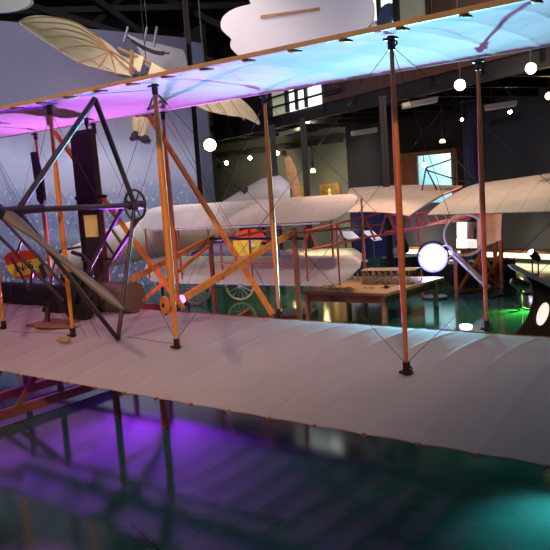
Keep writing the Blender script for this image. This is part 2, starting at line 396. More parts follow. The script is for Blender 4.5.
# columns
def column(x, depth, wid, ztop, m, n):
    q = onz(x, 190, 1.7) if False else dep(x, 200, depth); bm = B()
    a = V((q.x, q.y, 0)); s = wid/2
    d = V((_r.x, _r.y, 0)).normalized(); e = V((-d.y, d.x, 0))
    for k0, k1, t0, t1 in ((-1, 1, -1, -.75), (-1, 1, .75, 1), (-.15, .15, -1, 1)):   # I-section
        prism(bm, [a+d*s*k0+e*s*t0, a+d*s*k1+e*s*t0, a+d*s*k1+e*s*t1, a+d*s*k0+e*s*t1], (0, 0, ztop))
    for z in (0, ztop-.02): prism(bm, [a+d*s*1.3*i+e*s*1.3*j+V((0, 0, z)) for i, j in ((-1, -1), (1, -1), (1, 1), (-1, 1))], (0, 0, .02))
    o = new('trim_%d' % n, bm, m, kind='structure'); return o
column(307.5, 14.2, .12, ZD-.2, M['steel'], 10)
column(475, 13.0, .28, 3.0, M['blued'], 11)
column(387, 11.4, .10, ZD-.2, M['steel'], 12)
column(201, 15, .12, 6.5, M['darkbrown'], 13)
column(277, 15.2, .12, ZD-.2, M['steel'], 14)
# bluish pier beside the painted backdrop
bm = B(); a = dep(205, 210, 14.3); b = dep(216, 210, 14.6)
prism(bm, [V((a.x, a.y, 0)), V((b.x, b.y, 0)), V((b.x, b.y, 4.6)), V((a.x, a.y, 4.6))], (-.2, .2, 0)); new('wall_pier', bm, mat('blue_grey_pier', (.16, .18, .28), .9), kind='structure')
# roof trusses at the top left
bm = B()
for p0, p1 in (((25, 4), (215, 62)), ((60, 55), (130, -10)), ((90, -5), (165, 50)), ((0, 12), (250, 5)), ((250, 40), (150, -10))):
    a, b = dep(*p0, 14.5), dep(*p1, 15.5); a.z = min(a.z, 6.4); b.z = min(b.z, 6.4)
    beam(bm, a, b, .10, .12)
new('trim_15', bm, mat('rusty_truss', (.008, .005, .004), .8), kind='structure')
bm = B()
for z in (wz(250, 152).z, wz(250, 138).z): beam(bm, wpt(205, .3)+V((0, 0, z)), wpt(345, .3)+V((0, 0, z-.02)), .12, .14)
new('trim_16', bm, M['darkbrown'], kind='structure')

# painted backdrop with mountains
def mural_material():
    m = bpy.data.materials.new('painted_mountains'); m.use_nodes = True; nt = m.node_tree; b = nt.nodes['Principled BSDF']
    b.inputs['Roughness'].default_value = .95; b.inputs['Specular IOR Level'].default_value = .1
    uv = nt.nodes.new('ShaderNodeUVMap'); sp = nt.nodes.new('ShaderNodeSeparateXYZ'); nt.links.new(uv.outputs[0], sp.inputs[0])
    def N(t, **k):
        n = nt.nodes.new(t)
        for a, v in k.items(): n.inputs[a].default_value = v
        return n
    n1 = N('ShaderNodeTexNoise', Scale=3.0, Detail=6); nt.links.new(uv.outputs[0], n1.inputs['Vector'])
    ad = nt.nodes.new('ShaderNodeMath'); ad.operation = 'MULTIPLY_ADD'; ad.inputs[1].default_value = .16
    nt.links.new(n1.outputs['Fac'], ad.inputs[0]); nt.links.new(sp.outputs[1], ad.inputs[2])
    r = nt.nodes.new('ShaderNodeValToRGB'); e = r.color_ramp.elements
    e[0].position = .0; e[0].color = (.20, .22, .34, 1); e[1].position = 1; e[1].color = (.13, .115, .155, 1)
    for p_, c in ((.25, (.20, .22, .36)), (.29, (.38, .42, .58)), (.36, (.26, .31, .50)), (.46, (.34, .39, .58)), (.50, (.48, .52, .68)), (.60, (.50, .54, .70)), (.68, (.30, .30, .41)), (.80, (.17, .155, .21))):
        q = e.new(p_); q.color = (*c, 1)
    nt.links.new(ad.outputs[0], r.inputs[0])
    n2 = N('ShaderNodeTexNoise', Scale=45.0, Detail=4); nt.links.new(uv.outputs[0], n2.inputs['Vector'])
    r2 = nt.nodes.new('ShaderNodeValToRGB'); r2.color_ramp.elements[0].position = .58; r2.color_ramp.elements[1].position = .64
    nt.links.new(n2.outputs['Fac'], r2.inputs[0])
    lt = nt.nodes.new('ShaderNodeMath'); lt.operation = 'LESS_THAN'; lt.inputs[1].default_value = .50; nt.links.new(ad.outputs[0], lt.inputs[0])
    mu = nt.nodes.new('ShaderNodeMath'); mu.operation = 'MULTIPLY'; nt.links.new(lt.outputs[0], mu.inputs[0]); nt.links.new(r2.outputs[0], mu.inputs[1])
    mx = nt.nodes.new('ShaderNodeMixRGB'); mx.inputs[2].default_value = (.62, .64, .76, 1)
    nt.links.new(mu.outputs[0], mx.inputs[0]); nt.links.new(r.outputs[0], mx.inputs[1]); nt.links.new(mx.outputs[0], b.inputs['Base Color'])
    return m
a = dep(-60, 206, 11.5); b = dep(198, 192, 14.6); a.z = b.z = 0
bm = B(); uvl = bm.loops.layers.uv.verify(); HM = 4.75
dn = V((b.y-a.y, -(b.x-a.x), 0)).normalized()*-.08
prism(bm, [a, b, b+V((0, 0, HM)), a+V((0, 0, HM))], dn)
L_ = (b-a).length
for f in bm.faces:
    for l in f.loops:
        c = l.vert.co; l[uvl].uv = ((V((c.x, c.y, 0))-a).length/L_*1.8, c.z/HM)
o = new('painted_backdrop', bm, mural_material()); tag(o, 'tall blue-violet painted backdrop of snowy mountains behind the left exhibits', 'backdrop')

# ================================================================== THE BIPLANE
G0 = .6; GU = 2.48; XL, XR = -6.2, 4.3
fly = thing('biplane', 'large canvas biplane with orange wooden struts filling the foreground', 'aeroplane', (-1.69, 0, 0))
PROF = [(-.69, -.108), (-.45, -.055), (-.2, -.016), (0, .012), (.25, .036), (.55, .045), (.85, .036), (1.1, .014), (1.24, -.012), (1.285, -.03)]
def pz(y):
    for (a_, b_), (c_, d_) in zip(PROF, PROF[1:]):
        if y <= c_: return b_+(d_-b_)*(y-a_)/(c_-a_)
    return PROF[-1][1]
RIB0, RIBS = 1.07, .29
def main_wing(zc, sgn):
    kr = .005 if sgn < 0 else .0025
    bm = B(); nx = int((XR-XL)/.0145); ys = [-.69, -.66, -.6, -.5, -.4, -.3, -.2, -.1, 0, .12, .25, .4, .55, .7, .85, 1.0, 1.1, 1.18, 1.24, 1.285]
    T = []; Bo = []
    for i in range(nx+1):
        x = XL+(XR-XL)*i/nx; ph = ((x-RIB0)/RIBS) % 1; d = min(ph, 1-ph); rib = math.exp(-(d*RIBS/.014)**2); sc_ = (1-abs(2*ph-1))
        scal = .014*math.sin(math.pi*ph)
        ta = []; bo = []
        for y in ys:
            f = (y+.69)/1.975; yy = y+scal*max(0, 1-f*6)
            th = .006+.030*min(1, max(0, f*1.6))*(1 if y < 1.2 else max(.2, (1.30-y)/.1))
            sagf = .006*math.sin(math.pi*ph)*math.sin(math.pi*f)
            z = zc+pz(y)-.006+(0 if sgn < 0 else .048*max(0, y-.6)/.685)
            ta.append(bm.verts.new((x, yy, z+.0-sagf+kr*rib+(.0 if sgn < 0 else th))))
            bo.append(bm.verts.new((x, yy, z-(th if sgn < 0 else 0)+sagf-kr*rib)))
        T.append(ta); Bo.append(bo)
    n = len(ys)
    for i in range(nx):
        for j in range(n-1):
            bm.faces.new((T[i][j], T[i+1][j], T[i+1][j+1], T[i][j+1])); bm.faces.new((Bo[i][j], Bo[i][j+1], Bo[i+1][j+1], Bo[i+1][j]))
        bm.faces.new((T[i][0], Bo[i][0], Bo[i+1][0], T[i+1][0])); bm.faces.new((T[i][-1], T[i+1][-1], Bo[i+1][-1], Bo[i][-1]))
    for i in (0, nx): bm.faces.new([T[i][j] for j in range(n)]+[Bo[i][j] for j in range(n-1, -1, -1)])
    return bm
lw = new('lower_wing', main_wing(G0, -1), M['canvas'], fly, smooth=True)
uw = new('upper_wing', main_wing(GU, 1), M['canvas'], fly, smooth=True)
ribx = [RIB0+RIBS*k for k in range(-22, 12) if XL < RIB0+RIBS*k < XR]
for x in ribx:
    for wg, zc in ((lw, G0), (uw, GU)):
        if not (-2.2 < x < 3.3): continue
        bm = B(); z = zc+pz(-.69)-.008+(0 if wg is lw else .0)
        tube(bm, (x, -.60, z+.004), (x, -.705, z-.004), .016, .010, n=8, prof=[(0, .5), (.6, 1), (.9, 1), (1, .6)]); new('rib_end', bm, M['brown'], wg, smooth=True)
bm = B(); z = GU+pz(-.69)
beam(bm, (XL, -.685, z+.006), (XR, -.685, z+.006), .025, .024); new('trailing_edge', bm, M['binding'], uw, label='tan wooden trailing edge of the upper wing')
bm = B(); tube(bm, (XL, 1.285, GU+.022), (XR, 1.285, GU+.022), .014); new('leading_edge', bm, M['brown'], uw, smooth=True)
bm = B(); tube(bm, (XL, 1.285, G0-.035), (XR, 1.285, G0-.035), .016); new('leading_edge', bm, M['brown'], lw, smooth=True)
AX = [-5.0, -4.18, -3.18, -2.194, -1.196, 0, 1.835, 3.67]
YA, YB = 0, 1.27-.02
PR = [(0, .55), (.08, .62), (.3, .95), (.5, 1), (.7, .95), (.92, .62), (1, .55)]
def strut(x, y):
    front = y > .5; bm = B(); z0, z1 = G0+.03, GU-.03
    rr_ = .028 if x == 0 and not front else (.020 if x > 1 else .023)
    tube(bm, (x, y, z0), (x, y, z1), rr_, rr_*.95, n=12, up=(0, 1, 0), prof=PR)
    s = new('wing_strut', bm, M['redwood'] if ((front and x != 0) or x > 1) else M['wood'], fly, smooth=True)
    for z, d in ((G0, 1), (GU, -1)):
        bm = B(); tube(bm, (x, y, z+d*.0), (x, y, z+d*.075), .021, .024, n=10)
        beam(bm, (x-.03, y-.02, z+d*.018), (x+.045, y-.02, z+d*.018), .035, .014)
        ring(bm, (x+.035, y-.03, z+d*.045), (0, 1, 0), .014, .005, n=12, m=6)
        new('strut_fitting', bm, M['fitting'], s, smooth=True)
for x in AX:
    strut(x, YA); strut(x, YB)
# diagonal braces in the front bays
for (xa, za), (xb, zb_) in (((-1.37, 2.46), (-.06, .62)), ((-2.83, 2.46), (-1.13, .62))):
    bm = B(); beam(bm, (xa, 1.24, za), (xb, 1.24, zb_), .03, .045, up=(0, 1, 0)); new('diagonal_brace', bm, M['wood'], fly)
# rigging wires
def wire(p0, p1, r=.0018):
    bm = B(); tube(bm, p0, p1, r, n=5); new('rigging_wire', bm, M['wire'], fly)
zt_, zb0 = GU-.05, G0+.06
for i, (x0, x1) in enumerate(zip(AX, AX[1:])):
    for y in (YA, YB):
        wire((x0, y, zt_), (x1, y, zb0)); wire((x0, y, zb0), (x1, y, zt_))
for x in (0, 1.835):
    wire((x, YA, zt_), (x, YB, zb0))
wire((-.4, -.2, 2.45), (0, 0, 2.44))
for k in (-.02, .16, .34):
    wire((-2.2, YA, 2.40), (-1.196+k, YA, G0+.02))
wire((-1.196, YA, G0+.03), (-1.9, -.12, G0+.02)); wire((0, YA, G0+.03), (-.64, .1, G0+.02)); wire((0, YA, G0+.09), (-1.0, .6, 1.9)) if False else None
# turnbuckles on two wires
for p0, p1 in (((0, 0, zt_), (1.835, 0, zb0)), ((-.0, 0, zt_), (-1.196, 0, zb0)), ((-.64, -.73, 1.72), (-.64, -.62, 1.80))):
    a, b = V(p0), V(p1); bm = B(); d = (b-a).normalized()
    tube(bm, a+d*.05, a+d*.15, .007, n=6); new('turnbuckle', bm, M['iron'], fly)
# propeller mounts (diamond of tubes), chain cases, propellers
def prop_mount(X, full=True):
    top, bot, rear, frt = V((X, .0, GU-.02)), V((X, .0, G0+.02)), V((X, -.755, 1.675)), V((X, .30, 1.645))
    for a, b, r in ((top, rear, .021), (top, frt, .021), (bot, rear, .018), (bot, frt, .018), (rear, frt, .022)):
        bm = B(); tube(bm, a, b, r, n=10); new('mount_tube', bm, M['tube'], fly, smooth=True)
    bm = B(); tube(bm, rear-V((0, .17, 0)), rear+V((0, .2, 0)), .030, n=12); new('propeller_bearing', bm, M['iron'], fly, smooth=True)
    bm = B(); tube(bm, frt-V((0, .06, 0)), frt+V((0, .07, 0)), .034, n=12)
    new('propeller_shaft', bm, M['iron'], fly, smooth=True)
    # sprocket with spokes
    bm = B(); c = frt+V((0, .0, 0)); ring(bm, c, (0, 1, 0), .120, .010, n=36, m=8, depth=.012)
    for k in range(6):
        a_ = k*math.pi/3; tube(bm, c, c+V((math.cos(a_)*.12, 0, math.sin(a_)*.12)), .007, n=6)
    disc(bm, c, (0, 1, 0), .035, .04, 16); new('sprocket', bm, M['tube'], fly, smooth=True)
prop_mount(-.64); prop_mount(-2.74)
ENG = V((-1.69, .42, .80))
for X in (-.64, -2.74):
    s = 1 if X > -1.69 else -1; c = V((X, .30, 1.645)); e = ENG+V((.06*s, 0, .02))
    d = (e-c).normalized(); n_ = V((d.z, 0, -d.x))
    for k in (-.098, .098):
        bm = B(); tube(bm, c+n_*k+d*.05, e+n_*k*.7-d*.05, .0165, n=10); new('chain_tube', bm, M['tube'], fly, smooth=True)
    if s > 5:
        bm = B(); tube(bm, c+n_*.03+d*.05, e+n_*.03-d*.1, .014, n=8); new('chain_tube', bm, M['tube'], fly, smooth=True)
    for q in (.30, .42) if s > 0 else (.4,):
        m_ = c.lerp(e, q); bm = B(); tube(bm, m_-n_*.098, m_+n_*.098, .012, n=8); new('chain_tube_tie', bm, M['iron'], fly)
def propeller(X, ang):
    hub = V((X, -.86, 1.675)); bm = B(); nst = 22; n = 10; rings = []
    d = V((math.cos(ang), 0, math.sin(ang))); pd = V((-d.z, 0, d.x)); ax = V((0, 1, 0))
    # stations along the whole propeller
    def chord(t):
        t = abs(t)
        pts = [(0, .13), (.06, .18), (.15, .17), (.28, .09), (.5, .075), (.75, .10), (.9, .11), (.97, .07), (1, .02)]
        for (a_, b_), (c_, e_) in zip(pts, pts[1:]):
            if t <= c_: return b_+(e_-b_)*(t-a_)/(c_-a_)
        return .04
    for i in range(2*nst+1):
        t = (i-nst)/nst; c = hub+d*t*1.26; tw = math.radians(68-50*abs(t))*(1 if t > 0 else -1)
        ch = chord(t)/4.0; th = .040*(1-abs(t))**1.0+.010
        e1 = pd*math.cos(tw)+ax*math.sin(tw); e2 = -pd*math.sin(tw)+ax*math.cos(tw)
        rings.append([bm.verts.new(c+e1*math.cos(2*math.pi*j/n)*ch+e2*math.sin(2*math.pi*j/n)*th*.6) for j in range(n)])
    for a_, b_ in zip(rings, rings[1:]):
        for i in range(n): bm.faces.new((a_[i], a_[(i+1) % n], b_[(i+1) % n], b_[i]))
    bm.faces.new(rings[0][::-1]); bm.faces.new(rings[-1])
    p_ = new('propeller', bm, M['prop'], fly, smooth=True, label='grey wooden two-bladed propeller')
    bm = B(); disc(bm, hub+V((0, -.045, 0)), (0, 1, 0), .055, .02, 20); disc(bm, hub+V((0, -.06, 0)), (0, 1, 0), .02, .03, 12); new('propeller_hub', bm, M['iron'], p_, smooth=True)
propeller(-.64, math.atan2(1.10-1.675, 1.04)); propeller(-2.74, math.atan2(1.10-1.675, 1.04))
# radiator panel with paper label
def slab(bm, a, b, c, d, e): prism(bm, [a, b, c, d], e)
bm = B(); Y = 1.08
q = [ony(74, 286, Y), ony(99, 286, Y), ony(95, 131, Y), ony(72, 131, Y)]
xa = (q[0].x+q[3].x)/2; xb = (q[1].x+q[2].x)/2; z0, z1 = q[0].z, q[3].z
xa, xb = -2.33, -2.01
for k in range(1): box(bm, xa, xb, Y-.03, Y+.03, .75, z1-.02)
rad = new('radiator', bm, M['radiator'], fly, label='tall black radiator panel')
bm = B(); box(bm, xa-.01, xb+.01, Y-.04, Y+.04, z1-.06, z1-.01); tube(bm, (xb-.08, Y, z1-.01), (xb-.08, Y, z1+.10), .022, n=10, prof=[(0, .4), (.6, 1), (1, 1)]); new('radiator_cap', bm, M['iron'], rad)
for z in (1.72, 1.10):
    bm = B(); box(bm, xa-.01, xb+.16, Y-.04, Y-.032, z, z+.03); new('radiator_strap', bm, M['iron'], rad)
bm = B(); c = ony(92, 225, Y-.045); box(bm, c.x-.115, c.x+.085, Y-.046, Y-.043, c.z-.12, c.z+.10); new('paper_label', bm, M['paper'], rad, label='yellowed paper label on the radiator')
# slim dark flap near the left front strut
bm = B(); c = ony(33, 152, .95); 
prism(bm, [(c.x-.05, .95, c.z), (c.x+.03, .95, c.z), (c.x+.10, .95, c.z-.30), (c.x+.10, .95, c.z-.50), (c.x+.06, .95, c.z-.58), (c.x-.02, .95, c.z-.50)], (0, .03, 0)); new('hanging_flap', bm, M['black'], fly)
# engine
bm = B(); box(bm, -2.36, -1.98, .62, .95, .62, .90); 
for k in range(4): tube(bm, (-2.30+.09*k, .78, .88), (-2.30+.09*k, .78, .97), .035, n=14)
eng = new('engine', bm, M['black'], fly)
bm = B(); disc(bm, (-1.69, .46, .84), (0, 1, 0), .235, .05, 40); disc(bm, (-1.69, .43, .84), (0, 1, 0), .05, .06, 20); new('flywheel', bm, M['black'], eng, smooth=True)
bm = B(); path(bm, [(-2.28, .9, 1.20), (-2.1, .88, 1.17), (-1.92, .8, 1.12), (-1.82, .75, .98), (-1.80, .7, .86)], .022); new('exhaust_pipe', bm, M['iron'], eng, smooth=True)
bm = B(); box(bm, -2.0, -1.6, .10, .40, .618, .636)
new('engine_bearer', bm, M['brown'], eng)
bm = B(); tube(bm, ony(80, 296, .9), ony(134, 297, .9), .15, n=28, prof=[(0, .97), (.02, 1), (.98, 1), (1, .97)]); tank = new('fuel_tank', bm, M['brass'], fly, smooth=True)
bm = B(); q = ony(130, 318, .9); box(bm, q.x-.04, q.x+.04, .82, .98, .61, .72); q = ony(100, 318, .9); box(bm, q.x-.04, q.x+.04, .82, .98, .61, .70); new('tank_support', bm, M['darkwood'], tank)
# pilot's cradle: black padded roll and trestle bars
a, b = ony(-40, 300, .98), ony(64, 300, .98)
bm = B(); tube(bm, V((a.x, .98, .71)), V((b.x, .98, .73)), .135, n=20, prof=[(0, .7), (.02, .95), (.5, 1), (.98, .92), (1, .6)]); new('cushion_roll', bm, M['black'], fly, smooth=True)
bm = B(); p_ = onz(48, 327, .625); path(bm, [p_+V((-.25, .05, 0)), p_+V((-.05, -.02, .015)), p_+V((.12, .02, .01)), p_+V((.3, .1, 0))], [.03, .08, .08, .02], flat=.25); new('tool_rest', bm, M['brown'], fly, smooth=True)
bm = B(); p_ = onz(47, 322, .63); tube(bm, p_, p_+V((.02, .02, .16)), .035, n=10, prof=[(0, 1), (.3, .6), (.7, .9), (1, .4)]); beam(bm, p_+V((-.04, 0, .1)), p_+V((.05, 0, .17)), .02, .03); new('carburettor', bm, M['fitting'], fly, smooth=True)
bm = B(); p_ = onz(63, 340, .62); tube(bm, p_+V((-.05, -.02, 0)), p_+V((.06, .02, 0)), .022, n=10, prof=[(0, .5), (.2, 1), (.8, 1), (1, .6)]); new('wooden_toggle', bm, M['tanwood'], fly, smooth=True)
for p0, p1 in (((12, 258), (30, 290)), ((30, 290), (33, 268))):
    a, b = ony(*p0, .62), ony(*p1, .62); bm = B(); tube(bm, a, b, .016, n=8); new('control_rod', bm, M['tube'], fly, smooth=True)
bm = B(); path(bm, [ony(52, 300, .7), ony(52, 275, .7), ony(56, 258, .7), ony(62, 250, .7), ony(80, 247, .7)], .013); new('fuel_pipe', bm, M['tube'], fly, smooth=True)
# skids and posts under the lower wing
for X in (-1.44, -1.94):
    bm = B(); beam(bm, (X, -1.25, .07), (X, 2.6, .07), .05, .075); beam(bm, (X, 2.6, .07), (X, 3.2, .20), .05, .07)
    new('landing_skid', bm, M['brown'], fly)
    for p0, p1 in (((X, .0, .1), (X, .0, .57)), ((X, -.42, .1), (X, .0, .55)), ((X, 1.25, .1), (X, 1.25, .56)), ((X, .25, .1), (X, 1.2, .55)), ((X, -1.2, .1), (X, -.45, .50))):
        bm = B(); beam(bm, p0, p1, .035, .04); new('skid_post', bm, M['brown'], fly)
for X in (-.67, -.14):
    bm = B(); beam(bm, (X, -.05, 0), (X, -.05, .57), .035, .04); new('skid_post', bm, M['redwood'] if X > -.3 else M['brown'], fly)
bm = B(); beam(bm, (-1.96, 0, .53), (1.0, 0, .53), .03, .05); new('under_spar', bm, M['brown'], fly)
for x in (3.67, -5.0):
    for y in (0, 1.25):
        bm = B(); beam(bm, (x, y, 0), (x, y, .57), .06, .05); new('support_post', bm, M['brown'], fly)
# booms up to the front elevator
def boom(X, p0, p1, w_=.035, h=.05, m='wood'):
    bm = B(); beam(bm, (X, *p0), (X, *p1), w_, h); new('elevator_boom', bm, M[m], fly)
boom(-.14, (.28, .93), (1.75, 1.30)); boom(-1.44, (.90, .945), (2.1, 1.235)); boom(-1.44, (1.0, .72), (2.05, 1.16), .025, .03)
for X, y, zz in ((-.14, 1.75, 1.33), (-1.44, 2.03, 1.24)):
    bm = B(); beam(bm, (X, y, .0), (X, y, zz), .036, .036); new('boom_post', bm, M['brown'], fly)
    boom(X-.0, (y, zz-.05), (3.42, 1.22), .018, .02, 'pink')
bm = B(); tube(bm, (-1.52, 2.03, 1.215), (-.05, 1.75, 1.23), .014); new('cross_rod', bm, M['iron'], fly)
bm = B(); tube(bm, (-2.0, 2.6, .88), (-.9, 2.6, .88), .011); new('cross_rod', bm, M['redwood'], fly)
bm = B(); c = ony(165, 305, .9); c = V((c.x, .9, c.z)); disc(bm, c, (.3, 1, 0), .075, .03, 24); ring(bm, c, (.3, 1, 0), .075, .012, 24, 6); pw = new('pulley', bm, M['wood'], fly, smooth=True, label='orange wooden pulley wheel')
bm = B(); tube(bm, (c.x, c.y, G0), c, .012); disc(bm, c, (.3, 1, 0), .02, .05, 12); new('pulley_axle', bm, M['iron'], pw)
# front elevator: two rounded canvas planes on rods
M['elev'] = fabric('elevator_canvas', (.58, .50, .47), 13, dark=.75, wid=.04, transl=.05, spars=(.5,))
M['rim'] = mat('pale_rim', (.8, .85, .95), .5)
for n_, zn, zf in (('elevator_upper_plane', 1.225, 1.53), ('elevator_lower_plane', .49, .76)):
    bm = B(); sheet(bm, (-4.1, 3.4, zn), (-.55, 3.4, zn+(.06 if 'upper' in n_ else .04)), (-.75, 4.15, zf+.03), (-4.55, 4.15, zf), .03, .05, 60, 10, .09, roundl=True, roundr=True)
    e = new(n_, bm, M['elev'], fly, smooth=True)
    bm = B(); tube(bm, (-3.7, 3.4, zn-.008), (-.95, 3.4, zn+.03), .009); new('plane_rim', bm, M['rim'], e)
for x in (-3.95, -3.3, -2.55, -2.05, -1.2, -.75):
    for y, dz in ((3.45, 0), (4.05, .25)):
        bm = B(); tube(bm, (x, y, .52+dz), (x, y, 1.25+dz), .012); new('elevator_strut', bm, M['redwood'], fly)

# ================================================================== HANGING THINGS
def catmull(pts, k=6, closed=True):
    out = []; n = len(pts); pts = [V((*p, 0)) if len(p) == 2 else V(p) for p in pts]
    rng = range(n) if closed else range(n-1)
    for i in rng:
        p0, p1, p2, p3 = (pts[(i-1) % n], pts[i], pts[(i+1) % n], pts[(i+2) % n]) if closed else (pts[max(i-1, 0)], pts[i], pts[i+1], pts[min(i+2, n-1)])
        for j in range(k):
            t = j/k; out.append(.5*((2*p1)+(-p0+p2)*t+(2*p0-5*p1+4*p2-p3)*t*t+(-p0+3*p1-3*p2+p3)*t**3))
    if not closed: out.append(pts[-1])
    return out
def lobes(centres, n=28):
    """outline of a cloud as the union of ellipses, walked around the middle"""
    cx = sum(c[0] for c in centres)/len(centres); cy = sum(c[1] for c in centres)/len(centres); out = []
    for i in range(140):
        a_ = 2*math.pi*i/140; best = 0
        for (x, y, rx, ry) in centres:
            for k in range(0, 400):
                r = k*.5+1; px_, py_ = cx+math.cos(a_)*r, cy+math.sin(a_)*r
                if ((px_-x)/rx)**2+((py_-y)/ry)**2 <= 1: best = max(best, r)
        out.append((cx+math.cos(a_)*best, cy+math.sin(a_)*best))
    return out
def cloud(outline, D, tilt, label, depth=.11):
    c = dep(sum(p[0] for p in outline)/len(outline), sum(p[1] for p in outline)/len(outline), D)
    t = thing('cloud_cutout', label, 'cloud decoration', c, 'white cloud cutouts hanging from the ceiling')
    nrm = (-_fw + tilt).normalized()
    pts = [onpl(x, y, c, nrm) for x, y in outline]
    bm = B(); prism(bm, pts, -nrm*depth); new('board', bm, M['white'], t)
    return t, c, nrm
cl = lobes([(264, 24, 44, 21), (270, 44, 40, 19), (320, 8, 53, 34), (302, 28, 48, 34), (335, 14, 38, 28), (300, 52, 52, 20), (260, -12, 14, 20)])
t, c, nrm = cloud(cl, 8.2, _u*-.25+_r*-.35, 'large white cloud cutout hanging above the upper wing')
bm = B(); beam(bm, onpl(261, 17, c, nrm)+nrm*.012, onpl(320, 9, c, nrm)+nrm*.012, .02, .03); new('batten', bm, M['tanwood'], t)
bm = B(); a = onpl(330, -12, c, nrm); tube(bm, a-nrm*.05, V((a.x, a.y, 6.6))-nrm*.05, .005, n=5); new('hanging_wire', bm, M['wire'], t)
cl = lobes([(-8, 2, 39, 11), (-30, -6, 30, 20)])
t, c, nrm = cloud(cl, 8.2, _u*-.3, 'small white cloud cutout at the top left corner')
bm = B(); a = onpl(-5, -4, c, nrm); tube(bm, a-nrm*.05, V((a.x, a.y, 6.6))-nrm*.05, .005, n=5); new('hanging_wire', bm, M['wire'], t)

# bat-winged hanging glider with pilot
gl = thing('hanging_glider', 'cream bat-winged glider with cane ribs hanging above the biplane', 'glider', dep(150, 70, 9))
HUB = dep(110, 51, 8.8)
def fan(lead, trail, Dl, Dr, name):
    """membrane between a leading and a trailing edge, given as surveyed outlines from tip to root"""
    n = 24; L1 = catmull([(*p, 0) for p in lead], 8, False); L2 = catmull([(*p, 0) for p in trail], 8, False)
    def samp(L, t):
        f = t*(len(L)-1); i = min(int(f), len(L)-2); return L[i].lerp(L[i+1], f-i)
    bm = B(); T = []; Bt = []
    for i in range(n+1):
        t = i/n; D = Dl+(Dr-Dl)*t; a_ = samp(L1, t); b_ = samp(L2, t); ta = []; tb = []
        for j in range(7):
            v = j/6; p = a_.lerp(b_, v); q = dep(p.x, p.y, D-.5*v+.12*math.sin(math.pi*v)); ta.append(bm.verts.new(q)); tb.append(bm.verts.new(q+V((0, 0, .012))))
        T.append(ta); Bt.append(tb)
    for X, s in ((T, 1), (Bt, -1)):
        for i in range(n):
            for j in range(6):
                f = (X[i][j], X[i+1][j], X[i+1][j+1], X[i][j+1]); bm.faces.new(f if s > 0 else f[::-1])
    for i in range(n):
        for j in (0, 6): bm.faces.new((T[i][j], Bt[i][j], Bt[i+1][j], T[i+1][j]))
    return new(name, bm, M['cream'], gl, smooth=True)
fan([(19, 22), (30, 17), (48, 17), (74, 23), (96, 36), (115, 50), (133, 74)], [(19, 23), (38, 37), (52, 46), (64, 54), (80, 63), (100, 69), (131, 76)], 8.4, 9.0, 'left_wing')
for path_ in ([(20, 21), (45, 17), (74, 22), (96, 36), (109, 51)], [(22, 23), (42, 22.5), (70, 25), (92, 36), (109, 51)], [(38, 30), (60, 29), (85, 35), (109, 51)],
              [(40, 38), (62, 36), (85, 40), (109, 51)], [(60, 50), (72, 47), (90, 46), (109, 51)], [(76, 63), (95, 58), (109, 51)], [(98, 69), (104, 60), (109, 51)], [(116, 74), (113, 62), (109, 51)], [(109, 51), (120, 62), (133, 73)], [(107, 49), (122, 58), (136, 70)]):
    pts = catmull([(*p, 0) for p in path_], 6, False); n = len(pts)
    bm = B(); path(bm, [dep(p.x, p.y, 8.15+.25*i/n) for i, p in enumerate(pts)], .009 if n > 20 else .011, 6); new('wing_rib', bm, M['cane'], gl, smooth=True)
fan([(190, 88), (215, 91), (238, 98), (252, 110), (260, 123)], [(186, 100), (205, 110), (225, 115), (244, 118), (259, 125)], 9.0, 9.7, 'right_wing')
for p0, p1 in (((196, 90), (212, 112)), ((210, 90), (228, 116)), ((226, 94), (244, 120))):
    bm = B(); tube(bm, dep(*p0, 8.9), dep(*p1, 8.7), .007); new('wing_rib', bm, M['cane'], gl)
# centre section, cream panels and frame
for q in (((120, 55), (134, 60), (132, 72), (128, 72)), ((132, 52), (144, 57), (140, 72), (131, 68)), ((152, 62), (168, 72), (160, 78), (148, 74))):
    bm = B(); pts = [dep(*p, 8.8) for p in q]; prism(bm, pts, -_fw*-.02); new('centre_panel', bm, M['cream'], gl)
bm = B(); beam(bm, dep(132, 50, 8.75), dep(130, 74, 8.75), .03, .03); beam(bm, dep(118, 48, 8.7), dep(170, 72, 9.0), .03, .03); beam(bm, dep(108, 74, 8.6), dep(130, 77, 8.6), .03, .02); new('body_frame', bm, M['cane'], gl)
a = dep(146, 62, 9); bm = B(); tube(bm, a, V((a.x, a.y, 6.6)), .006, n=5); new('hanging_wire', bm, M['wire'], gl)
